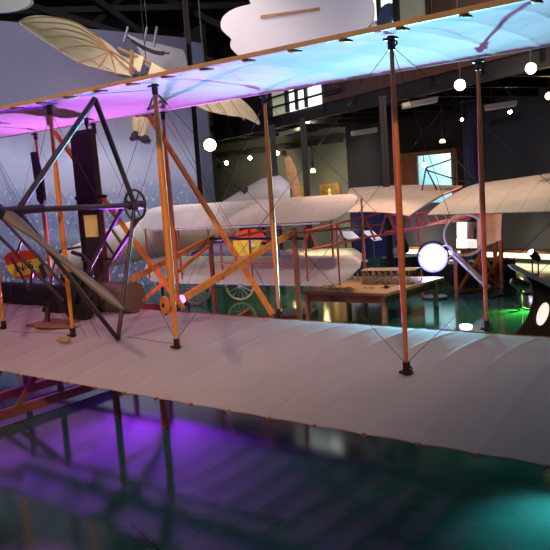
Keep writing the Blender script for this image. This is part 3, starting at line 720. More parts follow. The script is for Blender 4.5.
# pilot figure hanging below it: torso, thighs, shins continuous, then trousers and boots
def figure():
    me = bpy.data.meshes.new('person')
    J = {'pelvis': dep(150, 112, 9), 'chest': dep(147, 92, 9), 'neck': dep(146, 80, 9), 'head': dep(146, 73, 9),
         'kl': dep(138, 117, 8.8), 'kr': dep(144.5, 117, 8.75), 'al': dep(136.5, 133, 8.85), 'ar': dep(142.5, 136, 8.8), 'tl': dep(133, 136, 8.7), 'tr': dep(148, 139, 8.75),
         'sl': dep(140, 86, 8.95), 'sr': dep(153, 86, 9.05), 'el': dep(134, 84, 8.8), 'er': dep(160, 84, 8.9), 'hl': dep(137, 73, 8.7), 'hr': dep(158, 74, 8.8)}
    R_ = {'pelvis': .13, 'chest': .15, 'neck': .06, 'head': .10, 'kl': .06, 'kr': .06, 'al': .045, 'ar': .045, 'tl': .04, 'tr': .04, 'sl': .07, 'sr': .07, 'el': .045, 'er': .045, 'hl': .04, 'hr': .04}
    E_ = [('pelvis', 'chest'), ('chest', 'neck'), ('neck', 'head'), ('pelvis', 'kl'), ('pelvis', 'kr'), ('kl', 'al'), ('kr', 'ar'), ('al', 'tl'), ('ar', 'tr'), ('chest', 'sl'), ('chest', 'sr'), ('sl', 'el'), ('sr', 'er'), ('el', 'hl'), ('er', 'hr')]
    ks = list(J); base = J['pelvis']
    me.from_pydata([J[k]-base for k in ks], [(ks.index(a_), ks.index(b_)) for a_, b_ in E_], [])
    o = bpy.data.objects.new('person', me); COL.objects.link(o); o.location = base
    md = o.modifiers.new('skin', 'SKIN'); o.modifiers.new('sub', 'SUBSURF').levels = 2
    for i, k in enumerate(ks): me.skin_vertices[0].data[i].radius = (R_[k], R_[k])
    me.skin_vertices[0].data[0].use_root = True
    dg = bpy.context.evaluated_depsgraph_get(); ev = bpy.data.meshes.new_from_object(o.evaluated_get(dg)); o.modifiers.clear(); o.data = ev
    ev.materials.append(mat('dark_suit', (.03, .03, .04), .9)); 
    for p_ in ev.polygons: p_.use_smooth = True
    o['_base'] = list(base)
    return o, J
o, J = figure(); tag(o, 'person figure in pale gaiters and dark boots hanging under the glider', 'person')
for k, a_, s in (('kl', 'al', 0), ('kr', 'ar', 0)):
    bm = B(); tube(bm, J[k], J[a_], .072, n=12, prof=[(0, .9), (.3, 1), (.8, .75), (1, .8)]); new('gaiter', bm, M['cream'], o, smooth=True)
for a_, t_ in (('al', 'tl'), ('ar', 'tr')):
    d = (J[t_]-J[a_]); bm = B(); path(bm, [J[a_]-d*.35+V((0, 0, .02)), J[a_]-V((0, 0, .03)), J[a_]+d*.5-V((0, 0, .04)), J[t_]-V((0, 0, .03)), J[t_]+d*.15-V((0, 0, .03))], [.045, .062, .055, .05, .025], 10, .75); new('boot', bm, M['black'], o, smooth=True)
# grey bird-shaped glider behind
gb = thing('bird_glider', 'brownish grey glider with curved wing hanging behind the cream glider', 'glider', dep(160, 55, 10.5))
bm = B(); pts = catmull([(128, 36, 0), (140, 44, 0), (155, 51, 0), (169, 53, 0)], 6, False); path(bm, [dep(p.x, p.y, 10.4) for p in pts], [.05]*3+[.09]*(len(pts)-6)+[.04]*3, 8, .5); new('curved_wing', bm, M['bird'], gb, smooth=True)
bm = B(); sheet(bm, dep(150, 78, 10.6), dep(189, 74, 10.8), dep(183, 50, 11.4), dep(132, 38, 11.4), .03, .05, 16, 6); new('wing', bm, M['bird'], gb, smooth=True)
for x in (124, 143, 153):
    bm = B(); tube(bm, dep(x, 50 if x > 130 else 42, 10.4), dep(x+4, 27, 10.4), .018); new('mast', bm, M['bird'], gb)
a = dep(147, 27, 10.4); bm = B(); tube(bm, a, V((a.x, a.y, 6.6)), .005, n=5); new('hanging_wire', bm, M['wire'], gb)

# ================================================================== FAR EXHIBITS
# monoplane number 5 (left)
mp_ = thing('monoplane', 'cream monoplane with red and yellow striped rudder behind the radiator', 'aeroplane', onz(90, 300, 0)*1.0)
FD = 11.0
def loft(bm, secs, n=14):
    rings = [[bm.verts.new(dep(x, y, D)+_u*math.sin(2*math.pi*j/n)*ry+(_fw*.9+_r*.1)*math.cos(2*math.pi*j/n)*rx) for j in range(n)] for x, y, D, rx, ry in secs]
    for a_, b_ in zip(rings, rings[1:]):
        for i in range(n): bm.faces.new((a_[i], a_[(i+1) % n], b_[(i+1) % n], b_[i]))
    bm.faces.new(rings[0][::-1]); bm.faces.new(rings[-1])
bm = B(); loft(bm, [(40, 270, 10.6, .05, .07), (70, 261, 10.8, .10, .20), (105, 249, 11, .2, .30), (150, 237, 11.2, .28, .34), (200, 226, 11.5, .3, .36), (238, 218, 11.8, .2, .28)])
new('fuselage', bm, M['cream'], mp_, smooth=True)
D = 10.4
def flatpoly(name, pts, D, m, parent, th=.02, **k):
    bm = B(); nn = -_fw; c = dep(pts[0][0], pts[0][1], D); prism(bm, [onpl(x, y, c, nn) for x, y in pts], _fw*th); return new(name, bm, m, parent, **k)
rud = flatpoly('rudder', [(4, 257), (8, 253), (16, 251), (30, 250), (36, 252), (40, 263), (45, 276), (44, 278), (18, 279), (12, 276), (7, 268)], D, M['red'], mp_)
flatpoly('stripe', [(5, 266), (38, 258), (43, 269), (42, 272), (14, 277), (10, 273)], D-.005, M['yellow'], rud)
def text(body, x, y, D, size, m, parent, rot=0):
    cu = bpy.data.curves.new('lettering', 'FONT'); cu.body = body; cu.size = size; cu.extrude = .003; cu.align_x = 'CENTER'
    tmp = bpy.data.objects.new('tmp', cu); COL.objects.link(tmp)
    dg = bpy.context.evaluated_depsgraph_get(); me = bpy.data.meshes.new_from_object(tmp.evaluated_get(dg)); bpy.data.objects.remove(tmp)
    rr = (_r*math.cos(rot)+_u*math.sin(rot)); uu = (_u*math.cos(rot)-_r*math.sin(rot)); p = dep(x, y, D) - V(parent['_base'])
    me.transform(Matrix(((rr.x, uu.x, -_fw.x, p.x), (rr.y, uu.y, -_fw.y, p.y), (rr.z, uu.z, -_fw.z, p.z), (0, 0, 0, 1))))
    me.materials.clear(); me.materials.append(m); o = bpy.data.objects.new('lettering', me); COL.objects.link(o); o.parent = parent; return o
for ch_, x_, y_, sz_ in (('N', 20.5, 271.5, .17), ('o', 26.5, 268.5, .11), ('5', 31.5, 269, .17), ('.', 36, 268, .17)): text(ch_, x_, y_, D-.02, sz_, M['black'], rud, .2)
flatpoly('tail_wheel_frame', [(38, 266), (42, 263), (47, 276), (44, 279)], D-.03, M['black'], rud)
for x in (60, 160):
    bm = B(); q = dep(x, 262, 10.9); tube(bm, V((q.x, q.y, 0)), V((q.x, q.y, q.z)), .02); new('trestle_leg', bm, M['iron'], mp_)

# red and yellow car-like flyer behind the elevator
ry = thing('tricycle_flyer', 'red and yellow rudder panel of the wire-wheeled machine seen through the elevator', 'aeroplane', onz(240, 301, 0))
D = 11.3
flatpoly('rudder_top', [(232, 241), (236, 233), (246, 229), (256, 229), (264, 234), (267, 242)], D, M['red'], ry, .05)
flatpoly('rudder_bottom', [(233, 241), (262, 240), (258, 250), (258, 262), (234, 262)], D-.01, M['yellow'], ry, .05)
flatpoly('mark', [(247, 243), (253, 239), (252, 243), (256, 246), (250, 248)], D-.03, M['white'], ry, .01)
bm = B(); loft(bm, [(192, 262, 11.4, .1, .15), (215, 257, 11.5, .2, .22), (250, 256, 11.6, .22, .24), (300, 262, 11.8, .1, .12)]); new('body', bm, mat('violet_grey_paint', (.10, .07, .16), .5), ry, smooth=True)
def wheel(c, R_, par, ax):
    bm = B(); ring(bm, c, ax, R_, .018, 36, 8); wv = new('wheel', bm, mat('pale_tyre', (.62, .55, .30), .6), par, smooth=True)
    bm = B(); ax = V(ax).normalized(); s = ax.cross(V((0, 0, 1))).normalized()
    for k in range(14):
        a_ = 2*math.pi*k/14; tube(bm, c, c+s*math.cos(a_)*R_+V((0, 0, 1))*math.sin(a_)*R_, .004, n=4)
    disc(bm, c, ax, .03, .08, 12); new('spokes', bm, M['white'], wv)
axw = V((.45, -.9, 0))
w0 = onz(241, 301, 0); wheel(w0+V((0, 0, .235)), .215, ry, axw); w1 = onz(196, 305, 0); wheel(w1+V((0, 0, .26)), .24, ry, axw)
bm = B(); tube(bm, w0+V((0, 0, .235)), w1+V((0, 0, .26)), .015); tube(bm, w0+V((0, 0, .235)), dep(240, 262, 11.5), .015); tube(bm, w1+V((0, 0, .26)), dep(205, 262, 11.5), .015); new('axle', bm, M['iron'], ry)

# white nosed aeroplane with wooden propeller
wp = thing('white_aeroplane', 'white aeroplane body with upright wooden propeller below the far wall', 'aeroplane', onz(270, 275, 0))
bm = B(); loft(bm, [(222, 208, 14.0, .1, .12), (240, 203, 13.8, .35, .22), (262, 197, 13.5, .45, .34), (280, 195, 13.2, .42, .36), (291, 198, 13, .25, .28)], 18)
new('fuselage', bm, mat('white_aircraft_skin', (.38, .38, .43), .5), wp, smooth=True)
bm = B(); q = [(287, 157), (291, 170), (295, 186), (298, 204)]; path(bm, [dep(*p, 12.8) for p in q], [.06, .11, .10, .05], 8, .35); new('propeller', bm, M['tanwood'], wp, smooth=True)
bm = B(); tube(bm, dep(232, 182, 13.4), dep(249, 196, 13.4), .02); tube(bm, dep(246, 187, 13.4), dep(246, 200, 13.4), .07, .03, prof=[(0, .6), (.5, 1), (1, .5)]); new('strut', bm, M['black'], wp)
bm = B(); q = dep(262, 205, 13.5); tube(bm, V((q.x, q.y, 0)), q, .03); new('stand', bm, M['iron'], wp)
bm = B(); sheet(bm, dep(218, 212, 13.2), dep(300, 204, 12.6), dep(296, 199, 13.6), dep(214, 206, 14.2), .03, .02); new('wing', bm, M['cream'], wp, smooth=True)

# twin panel wing machine at the right (two canvas wings and a red lattice)
M['canvasb'] = fabric('tan_canvas', (.50, .40, .34), 6, dark=.55, wid=.025)
lt_ = thing('lattice_biplane', 'red-framed machine with two tan canvas wings left and right of the blue light', 'aeroplane', onz(420, 290, 0))
bm = B(); sheet(bm, dep(342, 213, 9.6), dep(409, 216, 9.0), dep(463, 186, 11.2), dep(350, 188.5, 11.8), .03, .03, 40, 10, sag=-.03); new('left_wing', bm, M['canvasb'], lt_, smooth=True)
bm = B(); sheet(bm, dep(427, 215, 8.6), dep(570, 211, 7.6), dep(590, 168, 9.6), dep(478, 184, 10.4), .03, .05, 40, 10); new('right_wing', bm, M['canvasb'], lt_, smooth=True)
def latt(p0, p1, D0, D1, r=.018, nm='lattice_bar'):
    bm = B(); tube(bm, dep(*p0, D0), dep(*p1, D1), r, n=6); new(nm, bm, M['pink'], lt_)
for a_, b_ in (((294, 234), (365, 217)), ((365, 217), (432, 199)), ((432, 199), (462, 187)), ((312, 249), (368, 237)), ((368, 237), (420, 229)), ((309, 229), (317, 248)), ((309, 229), (303, 250)), ((337, 223), (345, 243)), ((337, 223), (331, 246)), ((363, 214), (363, 262)), ((365, 217), (375, 240)), ((388, 208), (397, 232)), ((388, 208), (380, 234)), ((415, 204), (422, 262)), ((415, 204), (425, 226)), ((440, 222), (480, 214)), ((395, 232), (440, 222)), ((415, 204), (407, 226))):
    latt(a_, b_, 10.2, 10.2)
for i in range(9):
    x = 388+i*9; y0 = 213-i*.5; latt((x, y0+1), (x+6, y0+17-i), 10.0, 10.0, .012)
latt((384, 216), (470, 207), 10, 10, .015); latt((384, 232), (470, 219), 10, 10, .015)
for p0, p1 in (((426, 168), (421, 196)), ((426, 168), (437, 190)), ((426, 168), (455, 158)), ((455, 158), (455, 186)), ((455, 158), (480, 186)), ((426, 170), (470, 184))):
    bm = B(); tube(bm, dep(*p0, 10.6), dep(*p1, 10.6), .012, n=6); new('king_post', bm, M['black'], lt_)
for x in (364, 421):
    bm = B(); q = dep(x, 255, 10.2); tube(bm, V((q.x, q.y, 0)), V((q.x, q.y, q.z+.3)), .022); new('leg', bm, M['pink'], lt_)

# low table with a model airframe
T0, T1, T2, T3 = [onz(*q, .38) for q in ((298, 291.5), (386, 293.5), (444, 277), (345, 276))]
tb = thing('table', 'low wooden display table carrying a stick model aeroplane', 'table', V(((T0+T2)/2).xy.to_3d()))
bm = B(); prism(bm, [T0, T1, T2, T3], (0, 0, -.035)); new('tabletop', bm, M['tanwood'], tb)
c = (T0+T1+T2+T3)/4
ins = [q.lerp(c, .12) for q in (T0, T1, T2, T3)]
bm = B()
for i in range(4): beam(bm, ins[i]-V((0, 0, .085)), ins[(i+1) % 4]-V((0, 0, .085)), .025, .10)
new('apron', bm, M['brown'], tb)
for q in ins: bm = B(); beam(bm, V((q.x, q.y, 0)), V((q.x, q.y, .35)), .05, .05); new('leg', bm, M['tanwood'], tb)
md = thing('model_airframe', 'small skeleton model aeroplane of thin sticks on the low table', 'model', V((c.x, c.y, .38)))
def tpt(u, v, z=.385): p = T0.lerp(T1, u).lerp(T3.lerp(T2, u), v); return V((p.x, p.y, z))
for z in (.42, .56):
    bm = B(); sheet(bm, tpt(.45, .45, z), tpt(.98, .50, z), tpt(.96, .72, z), tpt(.45, .68, z), .008, .01, 8, 4); new('wing_frame', bm, M['cane'], md)
bm = B()
bm.free()
for v in (.46, .67):
    bm = B()
    for i in range(9):
        u = .46+i*.062; tube(bm, tpt(u, v, .39), tpt(u, v, .57), .006, n=5)
    for i in range(8):
        u = .46+i*.062
        tube(bm, tpt(u, v, .39), tpt(u+.062, v, .56), .004, n=4); tube(bm, tpt(u, v, .56), tpt(u+.062, v, .39), .004, n=4)
    tube(bm, tpt(.46, v, .39), tpt(.956, v, .39), .006, n=5)
    new('side_frame', bm, M['cane'], md)
random.seed(8)
for i in range(14):
    u, v = .07+.058*i, random.uniform(.10, .30); p = tpt(u, v); q = tpt(u+random.uniform(-.01, .01), v+random.uniform(.06, .12), .392)
    bm = B(); tube(bm, p, q, .010, n=5); o = centre(new('wooden_stick', bm, M['tanwood'])); tag(o, 'loose thin wooden stick lying on the low display table', 'stick', 'loose sticks on the display table')
for i in range(7):
    p = tpt(.08+i*.06, .75); bm = B(); tube(bm, p, p+V((0, 0, .09)), .008, n=6); disc(bm, p+V((0, 0, .004)), (0, 0, 1), .02, .008, 10); o = centre(new('peg', bm, M['tanwood'])); tag(o, 'small upright wooden peg on the back edge of the display table', 'peg', 'pegs on the display table')
bm = B(); p = tpt(.82, .25); tube(bm, p+V((0, 0, .015)), p+V((.06, .02, .02)), .022, n=8, prof=[(0, .5), (.5, 1), (1, .4)]); tube(bm, p, p+V((.02, 0, .05)), .008); o = centre(new('hand_tool', bm, M['black'])); tag(o, 'small dark tool on the right end of the display table', 'tool')
# low dark plinth below the table
a, b, c_, d_ = onz(258, 321, .02), onz(312, 317, .02), onz(318, 311, .02), onz(272, 312, .02)
bm = B(); prism(bm, [V((q.x, q.y, 0)) for q in (a, b, c_, d_)], (0, 0, .06)); o = centre(new('plinth', bm, M['darkwood'])); tag(o, 'low dark brown plinth on the floor left of the table', 'plinth')

# wind tunnel: hoop, box and trestle
wt = thing('wind_tunnel', 'wooden wind tunnel on a cross-braced stand with round metal hoop', 'wind tunnel', onz(478, 295, 0))
M['hoop'] = mat('hoop_metal', (.60, .58, .62), .35, .3)
hc = dep(465, 235, 10.0); bm = B(); axh = (-_fw+_r*-.12).normalized()
ring(bm, hc, axh, .285, .016, 48, 8, depth=.05); new('hoop', bm, M['hoop'], wt, smooth=True)
M['box'] = mat('box_wood', (.80, .45, .28), .5, noise=.2)
def P3(x, y, D): return dep(x, y, D)
bm = B(); 
fz = [dep(478, 214, 10.15), dep(502, 213, 9.9), dep(501, 240, 9.9), dep(478, 249, 10.15)]
prism(bm, fz, V((_fw.x, _fw.y, 0))*.05)
new('side_board', bm, M['box'], wt)
bm = B(); beam(bm, dep(450, 217, 10.5), dep(478, 213.5, 10.15), .04, .03); beam(bm, dep(478, 213.5, 10.15), dep(503, 213, 9.9), .04, .03); beam(bm, dep(450, 256, 10.5), dep(478, 251, 10.15), .04, .04); new('box_edge', bm, M['redwood'], wt)
M['litwhite'] = mat('lit_display', (.9, .88, .8), .5, emit=(1, .93, .80), estr=.85)
bm = B(); prism(bm, [dep(457, 222, 10.6), dep(467, 222, 10.6), dep(467, 248, 10.6), dep(457, 248, 10.6)], _fw*.02); prism(bm, [dep(457, 238, 10.6), dep(482, 240, 10.6), dep(482, 248, 10.6), dep(457, 248, 10.6)], _fw*.03); new('lit_screen', bm, M['litwhite'], wt, label='white lit viewing screen')
bm = B(); prism(bm, [dep(467, 222, 10.62), dep(483, 222, 10.62), dep(483, 240, 10.62), dep(467, 238, 10.62)], _fw*.03); new('inner_panel', bm, mat('mauve_panel', (.30, .22, .26), .6), wt)
bm = B()
for x in (475, 479): tube(bm, dep(x, 228, 10.5), dep(x, 239, 10.5), .02, n=10)
new('instrument', bm, M['fitting'], wt, smooth=True)
for (x, yb, D, yt) in ((457, 297, None, 250), (502, 288, None, 212), (481, 286, None, 250), (496, 284, None, 240)):
    q = onz(x, yb, 0); dd = (q-CAM).dot(_fw); t_ = dep(x, yt, dd); bm = B(); beam(bm, q, V((q.x, q.y, t_.z)), .05, .05); new('leg', bm, M['redwood'], wt)
def bar(p0, p1, D0, D1, w_=.05, m='redwood', nm='cross_brace'):
    bm = B(); beam(bm, dep(*p0, D0), dep(*p1, D1), w_, .035); new(nm, bm, M[m], wt)
bar((459, 291), (500, 288), 10.4, 10.8); bar((459, 290), (480, 256), 10.4, 10.6); bar((458, 256), (500, 286), 10.5, 10.7); bar((482, 256), (502, 284), 10.6, 10.8); bar((484, 284), (502, 252), 10.8, 10.8)
bar((454, 254), (489, 288), 10.0, 9.6, .09, 'hoop', 'sloping_board')
bm = B(); ring(bm, dep(446, 252, 10.0), axh, .09, .012, 28, 8); new('small_hoop', bm, M['hoop'], wt, smooth=True)

# big blue-white stage lamp
sl = thing('stage_light', 'dazzling blue-white stage lamp pointed at the biplane', 'lamp', V((LED.x, LED.y, 0)))
M['bluehalo'] = mat('blue_halo', (.3, .3, 1), .4, emit=(.25, .22, 1), estr=2.5)  # emissive ring imitating the blue halo around the lens, no lamp part
M['glare'] = mat('blue_white_led', (1, 1, 1), .4, emit=(.72, .74, 1), estr=60)
ax_ = (CAM-LED); ax_.z = .1; ax_.normalize()
bm = B(); disc(bm, LED, ax_, .138, .02, 36)
new('lens', bm, M['glare'], sl)
bm = B(); ring(bm, LED, ax_, .168, .032, 40, 8); new('halo_ring', bm, M['bluehalo'], sl, smooth=True)
bm = B(); tube(bm, LED-ax_*.30, LED-ax_*.012, .17, n=32, prof=[(0, .6), (.3, 1), (1, 1)]); new('housing', bm, M['black'], sl, smooth=True)
bm = B(); ring(bm, LED-ax_*.12, V((_r.x, _r.y, 0)).cross(V((0, 0, 1))), .22, .012, 32, 6); new('yoke', bm, M['black'], sl, smooth=True)
bm = B(); tube(bm, V((LED.x, LED.y, 0))-ax_*.12, LED-ax_*.12-V((0, 0, .18)), .025); disc(bm, V((LED.x, LED.y, .015))-ax_*.12, (0, 0, 1), .18, .03, 24); new('stand', bm, M['black'], sl)

# floor spotlights (par cans)
def par(name, x, y, D, aim, label, lens, R_=.075, L=.22, stand=.12):
    c = dep(x, y, D); t = thing(name, label, 'spotlight', V((c.x, c.y, 0)), 'black floor spotlights')
    aim = V(aim).normalized(); bm = B(); tube(bm, c-aim*L/2, c+aim*L/2, R_, n=24, prof=[(0, .55), (.12, .8), (.4, 1), (1, 1)]); new('can', bm, M['black'], t, smooth=True)
    bm = B(); disc(bm, c+aim*(L/2+.003), aim, R_*.92, .006, 24); new('lens', bm, lens, t)
    bm = B(); s = aim.cross(V((0, 0, 1))).normalized()
    for k in (-1, 1): beam(bm, c+s*k*(R_+.015), V((c.x, c.y, .03))+s*k*(R_+.015), .02, .012)
    beam(bm, V((c.x, c.y, .03))-s*(R_+.02), V((c.x, c.y, .03))+s*(R_+.02), .02, .02)
    for k in (-1, 1): beam(bm, V((c.x, c.y, .012))+s*k*.09-aim*.1, V((c.x, c.y, .012))+s*k*.09+V((aim.x, aim.y, 0))*.1, .03, .02)
    new('bracket', bm, M['black'], t); return t
M['whitelens'] = mat('lit_lens', (1, 1, 1), .4, emit=(.85, .85, 1), estr=6)
M['purplelens'] = mat('purple_lens', (.6, .3, 1), .4, emit=(.6, .15, 1), estr=3)
M['darklens'] = mat('dark_lens', (.05, .08, .05), .1)
par('floor_spotlight', 535, 256, 11.6, -_r*.8+_u*.6-_fw*.3, 'black floor spotlight with lit white lens by the glowing far wall foot', M['whitelens'], .062, .21)
par('floor_spotlight', 519, 284, 8.9, _r*.85-_u*.35, 'black floor spotlight behind the dark curved fin, tilted down to green floor', M['darklens'], .062, .22)
lamp('green_floor_spot_light', 'SPOT', dep(519, 284, 8.9)+(_r*.85-_u*.35).normalized()*.16, onz(508, 318, 0), (.30, 1, .15), 160, .02, 130, .8)
par('floor_spotlight', 403, 246, 12.2, -_r*.4+_u*.9, 'black floor spotlight standing in front of the glowing strip left of the blue lamp', M['darklens'], .09, .26)
q = PURPLE; d_ = (q-CAM).dot(_fw)
t = par('floor_spotlight', 182, 303, d_, (.7, -.8, .8), 'black floor spotlight with purple lens in front of the lower wing', M['purplelens'], .07, .2)
# loose lamp glow on the floor at 465,325: small white floor light
bm = B(); q = onz(466, 327, 0); tube(bm, q, q+V((0, 0, .03)), .07, .05, n=16, prof=[(0, 1), (.8, 1), (1, .7)]); o = centre(new('floor_light', bm, M['whitelens'], smooth=True)); tag(o, 'small white light lying on the floor behind the right end of the lower wing', 'lamp')

# dark curved fin-like exhibit on the right
fn = thing('curved_fin', 'dark brown curved hull-like exhibit with pale oval opening at the right edge', 'exhibit', onz(545, 335, 0))
D = 7.3; cc = dep(535, 300, D)
out = catmull([(512, 266, 0), (524, 274, 0), (532, 286, 0), (533, 300, 0), (528, 316, 0), (519, 330, 0), (505, 344, 0)], 6, False)
nn = (-_fw).normalized()
pts = [onpl(p.x, p.y, cc, nn) for p in out]+[onpl(x, y, cc, nn) for x, y in ((560, 350), (600, 340), (600, 306), (560, 288))]
bm = B(); prism(bm, pts, _fw*.02); new('hull', bm, mat('dark_umber', (.05, .032, .024), .9, noise=.3, spec=.1), fn)
bm = B(); pts = [onpl(x, y, cc, nn)-_fw*.03 for x, y in ((508, 265), (513, 264), (545, 280.5), (590, 305), (590, 308), (545, 285), (512, 269))]; prism(bm, pts, _fw*.05); new('top_rail', bm, mat('grey_rail', (.32, .32, .28), .5), fn)
bm = B(); oc = dep(543, 314, D-.02); pts = [oc+_u*(math.cos(a_)*.115)*1+_r*(math.sin(a_)*.055+math.cos(a_)*.03) for a_ in [2*math.pi*k/28 for k in range(28)]]
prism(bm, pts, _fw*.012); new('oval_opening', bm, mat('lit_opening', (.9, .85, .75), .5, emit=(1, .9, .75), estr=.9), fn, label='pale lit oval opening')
# low black boxes by the far wall
for (x0, x1, y0, y1, D, lab) in ((441, 516, 262, 281, 11.2, 'long low black crate behind the wind tunnel stand'), (384, 432, 257, 268, 12.5, 'low black bench in front of the glowing strip')):
    a, b = dep(x0, y1, D), dep(x1, y1, D); z1 = dep((x0+x1)/2, y0, D).z; e = V((_fw.x, _fw.y, 0)).normalized()*.4
    bm = B(); prism(bm, [V((a.x, a.y, 0)), V((b.x, b.y, 0)), V((b.x, b.y, 0))+e, V((a.x, a.y, 0))+e], (0, 0, max(.12, z1))); o = centre(new('low_box', bm, M['black'])); tag(o, lab, 'box')

# far glider wing lit from below & information panels
fw_ = thing('ribbed_wing', 'cream ribbed wing lit by the strip light behind the elevator', 'wing', onz(330, 262, 0))
M['ribbed'] = fabric('cream_ribbed', (.80, .72, .50), 9, dark=.6, wid=.08)
bm = B(); sheet(bm, dep(276, 260, 13), dep(368, 262, 12.6), dep(352, 248.5, 14), dep(290, 249, 14.4), .03, .04, 30, 6); new('panel', bm, M['ribbed'], fw_, smooth=True)
for x in (300, 350): bm = B(); q = dep(x, 258, 13.2); tube(bm, V((q.x, q.y, 0)), q, .02); new('leg', bm, M['iron'], fw_)
lamp('far_strip_light', 'POINT', wpt(405, .6)+V((0, 0, .35)), (0, 0, 0), (1, .85, .5), 12, .02)
lamp('far_strip_light', 'POINT', wpt(520, .6)+V((0, 0, .35)), (0, 0, 0), (1, .85, .5), 8, .02)
lamp('far_strip_light', 'POINT', wpt(340, .6)+V((0, 0, .6)), (0, 0, 0), (1, .85, .5), 6, .02)
for pts, lab in ((((335, 231), (344, 231), (356, 238), (347, 238)), 'white slanted information panel left of the three far panels'), (((345, 231.5), (352, 231), (360, 238), (353, 239)), 'white slanted information panel, the middle one of three far panels'), (((362, 231), (372, 230), (382, 239), (374, 240)), 'white slanted information panel nearest the orange strut')):
    t = thing('information_panel', lab, 'sign', onz(pts[3][0], 262, 0), 'slanted information panels')
    a, b, c_, d_ = [dep(x, y, D) for (x, y), D in zip(pts, (14.3, 14.3, 14.0, 14.0))]
    bm = B(); prism(bm, [a, b, c_, d_], (0, 0, -.02)); new('board', bm, M['white'], t)
    bm = B(); m_ = (a+b+c_+d_)/4; tube(bm, V((m_.x, m_.y, 0)), m_-V((0, 0, .02)), .02); new('post', bm, M['iron'], t)
lamp('tunnel_fill_light', 'SPOT', dep(478, 282, 8.6), dep(488, 230, 10.1), (1, .75, .55), 45, .05, 45, .8)  # added low fill, brightens the tunnel's side board
lamp('far_fill_light', 'SPOT', dep(322, 175, 12.8), dep(325, 256, 13.3), (1, .88, .6), 90, .03, 50, .9)  # added fill from above on the ribbed wing
lamp('far_fill_light', 'SPOT', dep(235, 60, 12.5), onz(232, 306, 0), (.8, 1, .75), 330, .05, 40, .9)  # added greenish fill on the floor by the wheels
lamp('far_fill_light', 'SPOT', (-4.6, 2.6, 4.8), dep(248, 245, 11.3), (1, .85, .7), 260, .05, 30, .9)  # added warm fill on the red and yellow rudder
lamp('far_fill_light', 'SPOT', wz(250, 152, 1.6), wz(262, 195, 0), (1, .85, .55), 90, .03, 110, .9)  # added wash to brighten the far wall
lamp('far_fill_light', 'SPOT', wz(330, 152, 1.6), wz(330, 185, 0), (1, .9, .7), 60, .03, 110, .9)  # added wash, same wall beside the pictures
lamp('panel_spot_light', 'SPOT', dep(352, 190, 13.2), dep(355, 236, 14.2), (1, 1, .95), 30, .05, 60, .8)
# deep blue showcase behind the lattice
bm = B(); a, b = wpt(352, .5), wpt(388, .5); prism(bm, [a, b, b+V((0, 0, 1.0)), a+V((0, 0, 1.0))], -NW*.4); o = centre(new('showcase', bm, mat('deep_blue_panel', (.02, .022, .10), .3))); tag(o, 'deep blue showcase before the dark doorway behind the red lattice', 'showcase')
# gilt pictures
for x0, x1, y0, y1, lab in ((293, 305, 187, 206, 'gilt lit picture beside the dark column'), (321, 339, 185, 206, 'gilt lit picture in brown frame right of the dark column')):
    a, b = wz(x0, y0, .03), wz(x1, y0, .03); z0 = wz(x0, y1, .03).z; z1 = a.z
    a, b = V((a.x, a.y, 0)), V((b.x, b.y, 0)); t = thing('picture', lab, 'picture', a.lerp(b, .5)+V((0, 0, z0)), 'gilt pictures on the far wall')
    bm = B()
    for p0, p1 in ((a+V((0, 0, z0)), b+V((0, 0, z0))), (a+V((0, 0, z1)), b+V((0, 0, z1))), (a+V((0, 0, z0)), a+V((0, 0, z1))), (b+V((0, 0, z0)), b+V((0, 0, z1)))): beam(bm, p0, p1, .06, .05)
    new('picture_frame', bm, M['frame'], t)
    bm = B(); prism(bm, [a+V((0, 0, z0)), b+V((0, 0, z0)), b+V((0, 0, z1)), a+V((0, 0, z1))], NW*.01); new('gilt_panel', bm, mat('gilt', (.45, .30, .09), .4, .2, noise=.5, nscale=9), t)
    m_ = a.lerp(b, .5)+NW*.03; bm = B(); h = z1-z0; tube(bm, m_+V((0, 0, z0+.03)), m_+V((0, 0, z0+h*.8)), .09, .02, n=12, prof=[(0, 1), (.45, .9), (.62, .5), (.72, .35), (.78, .5), (.92, .5), (1, .2)]); new('golden_figure', bm, mat('bright_gold', (.9, .65, .25), .35, .4), t, smooth=True)
    lamp('picture_spot_light', 'POINT', a.lerp(b, .5)+NW*.35+V((0, 0, z1-.05)), (0, 0, 0), (1, .8, .35), 3.2, .05)

# ceiling lamps
def bulbmat(nm, col, s): return mat(nm, (1, 1, 1), .4, emit=col, estr=s)
M['b1'] = bulbmat('warm_bulb', (1, .72, .30), 40); M['b2'] = bulbmat('white_bulb', (1, .86, .62), 45); M['b4'] = bulbmat('bright_bulb', (1, .88, .66), 160); M['b3'] = bulbmat('amber_bulb', (1, .75, .35), 3)
M['can'] = mat('lamp_can', (.05, .04, .035), .5)
def ceil_lamp(x, y, D, R_, m, lab, ztop=None, group='ceiling lamps of the hall'):
    c = dep(x, y, D); t = thing('ceiling_lamp', lab, 'lamp', c, group); aim = (CAM+V((0, 0, 0))-c).normalized()
    bm = B(); disc(bm, c, aim, R_, .01, 24); new('bulb', bm, M[m], t)
    bm = B(); tube(bm, c-aim*(.12+R_), c-aim*.006, R_*1.15, n=20, prof=[(0, .5), (.3, 1), (1, 1)]); new('can', bm, M['can'], t, smooth=True)
    zt_ = ztop or min(6.6, ZD+.02 if c.z < ZD else 6.6)
    if zt_ > c.z: bm = B(); q = c-aim*.1; tube(bm, q, V((q.x, q.y, zt_)), .01, n=6); new('stem', bm, M['can'], t)
ceil_lamp(210, 145, 10.5, .085, 'b1', 'dazzling warm spotlight beside the painted backdrop', 6.6)
ceil_lamp(460, 85, 9.4, .065, 'b4', 'bright spotlight left of the dark blue column', 6.6)
ceil_lamp(531, 68.5, 8.4, .058, 'b4', 'bright spotlight at the upper right under the wing', 6.6)
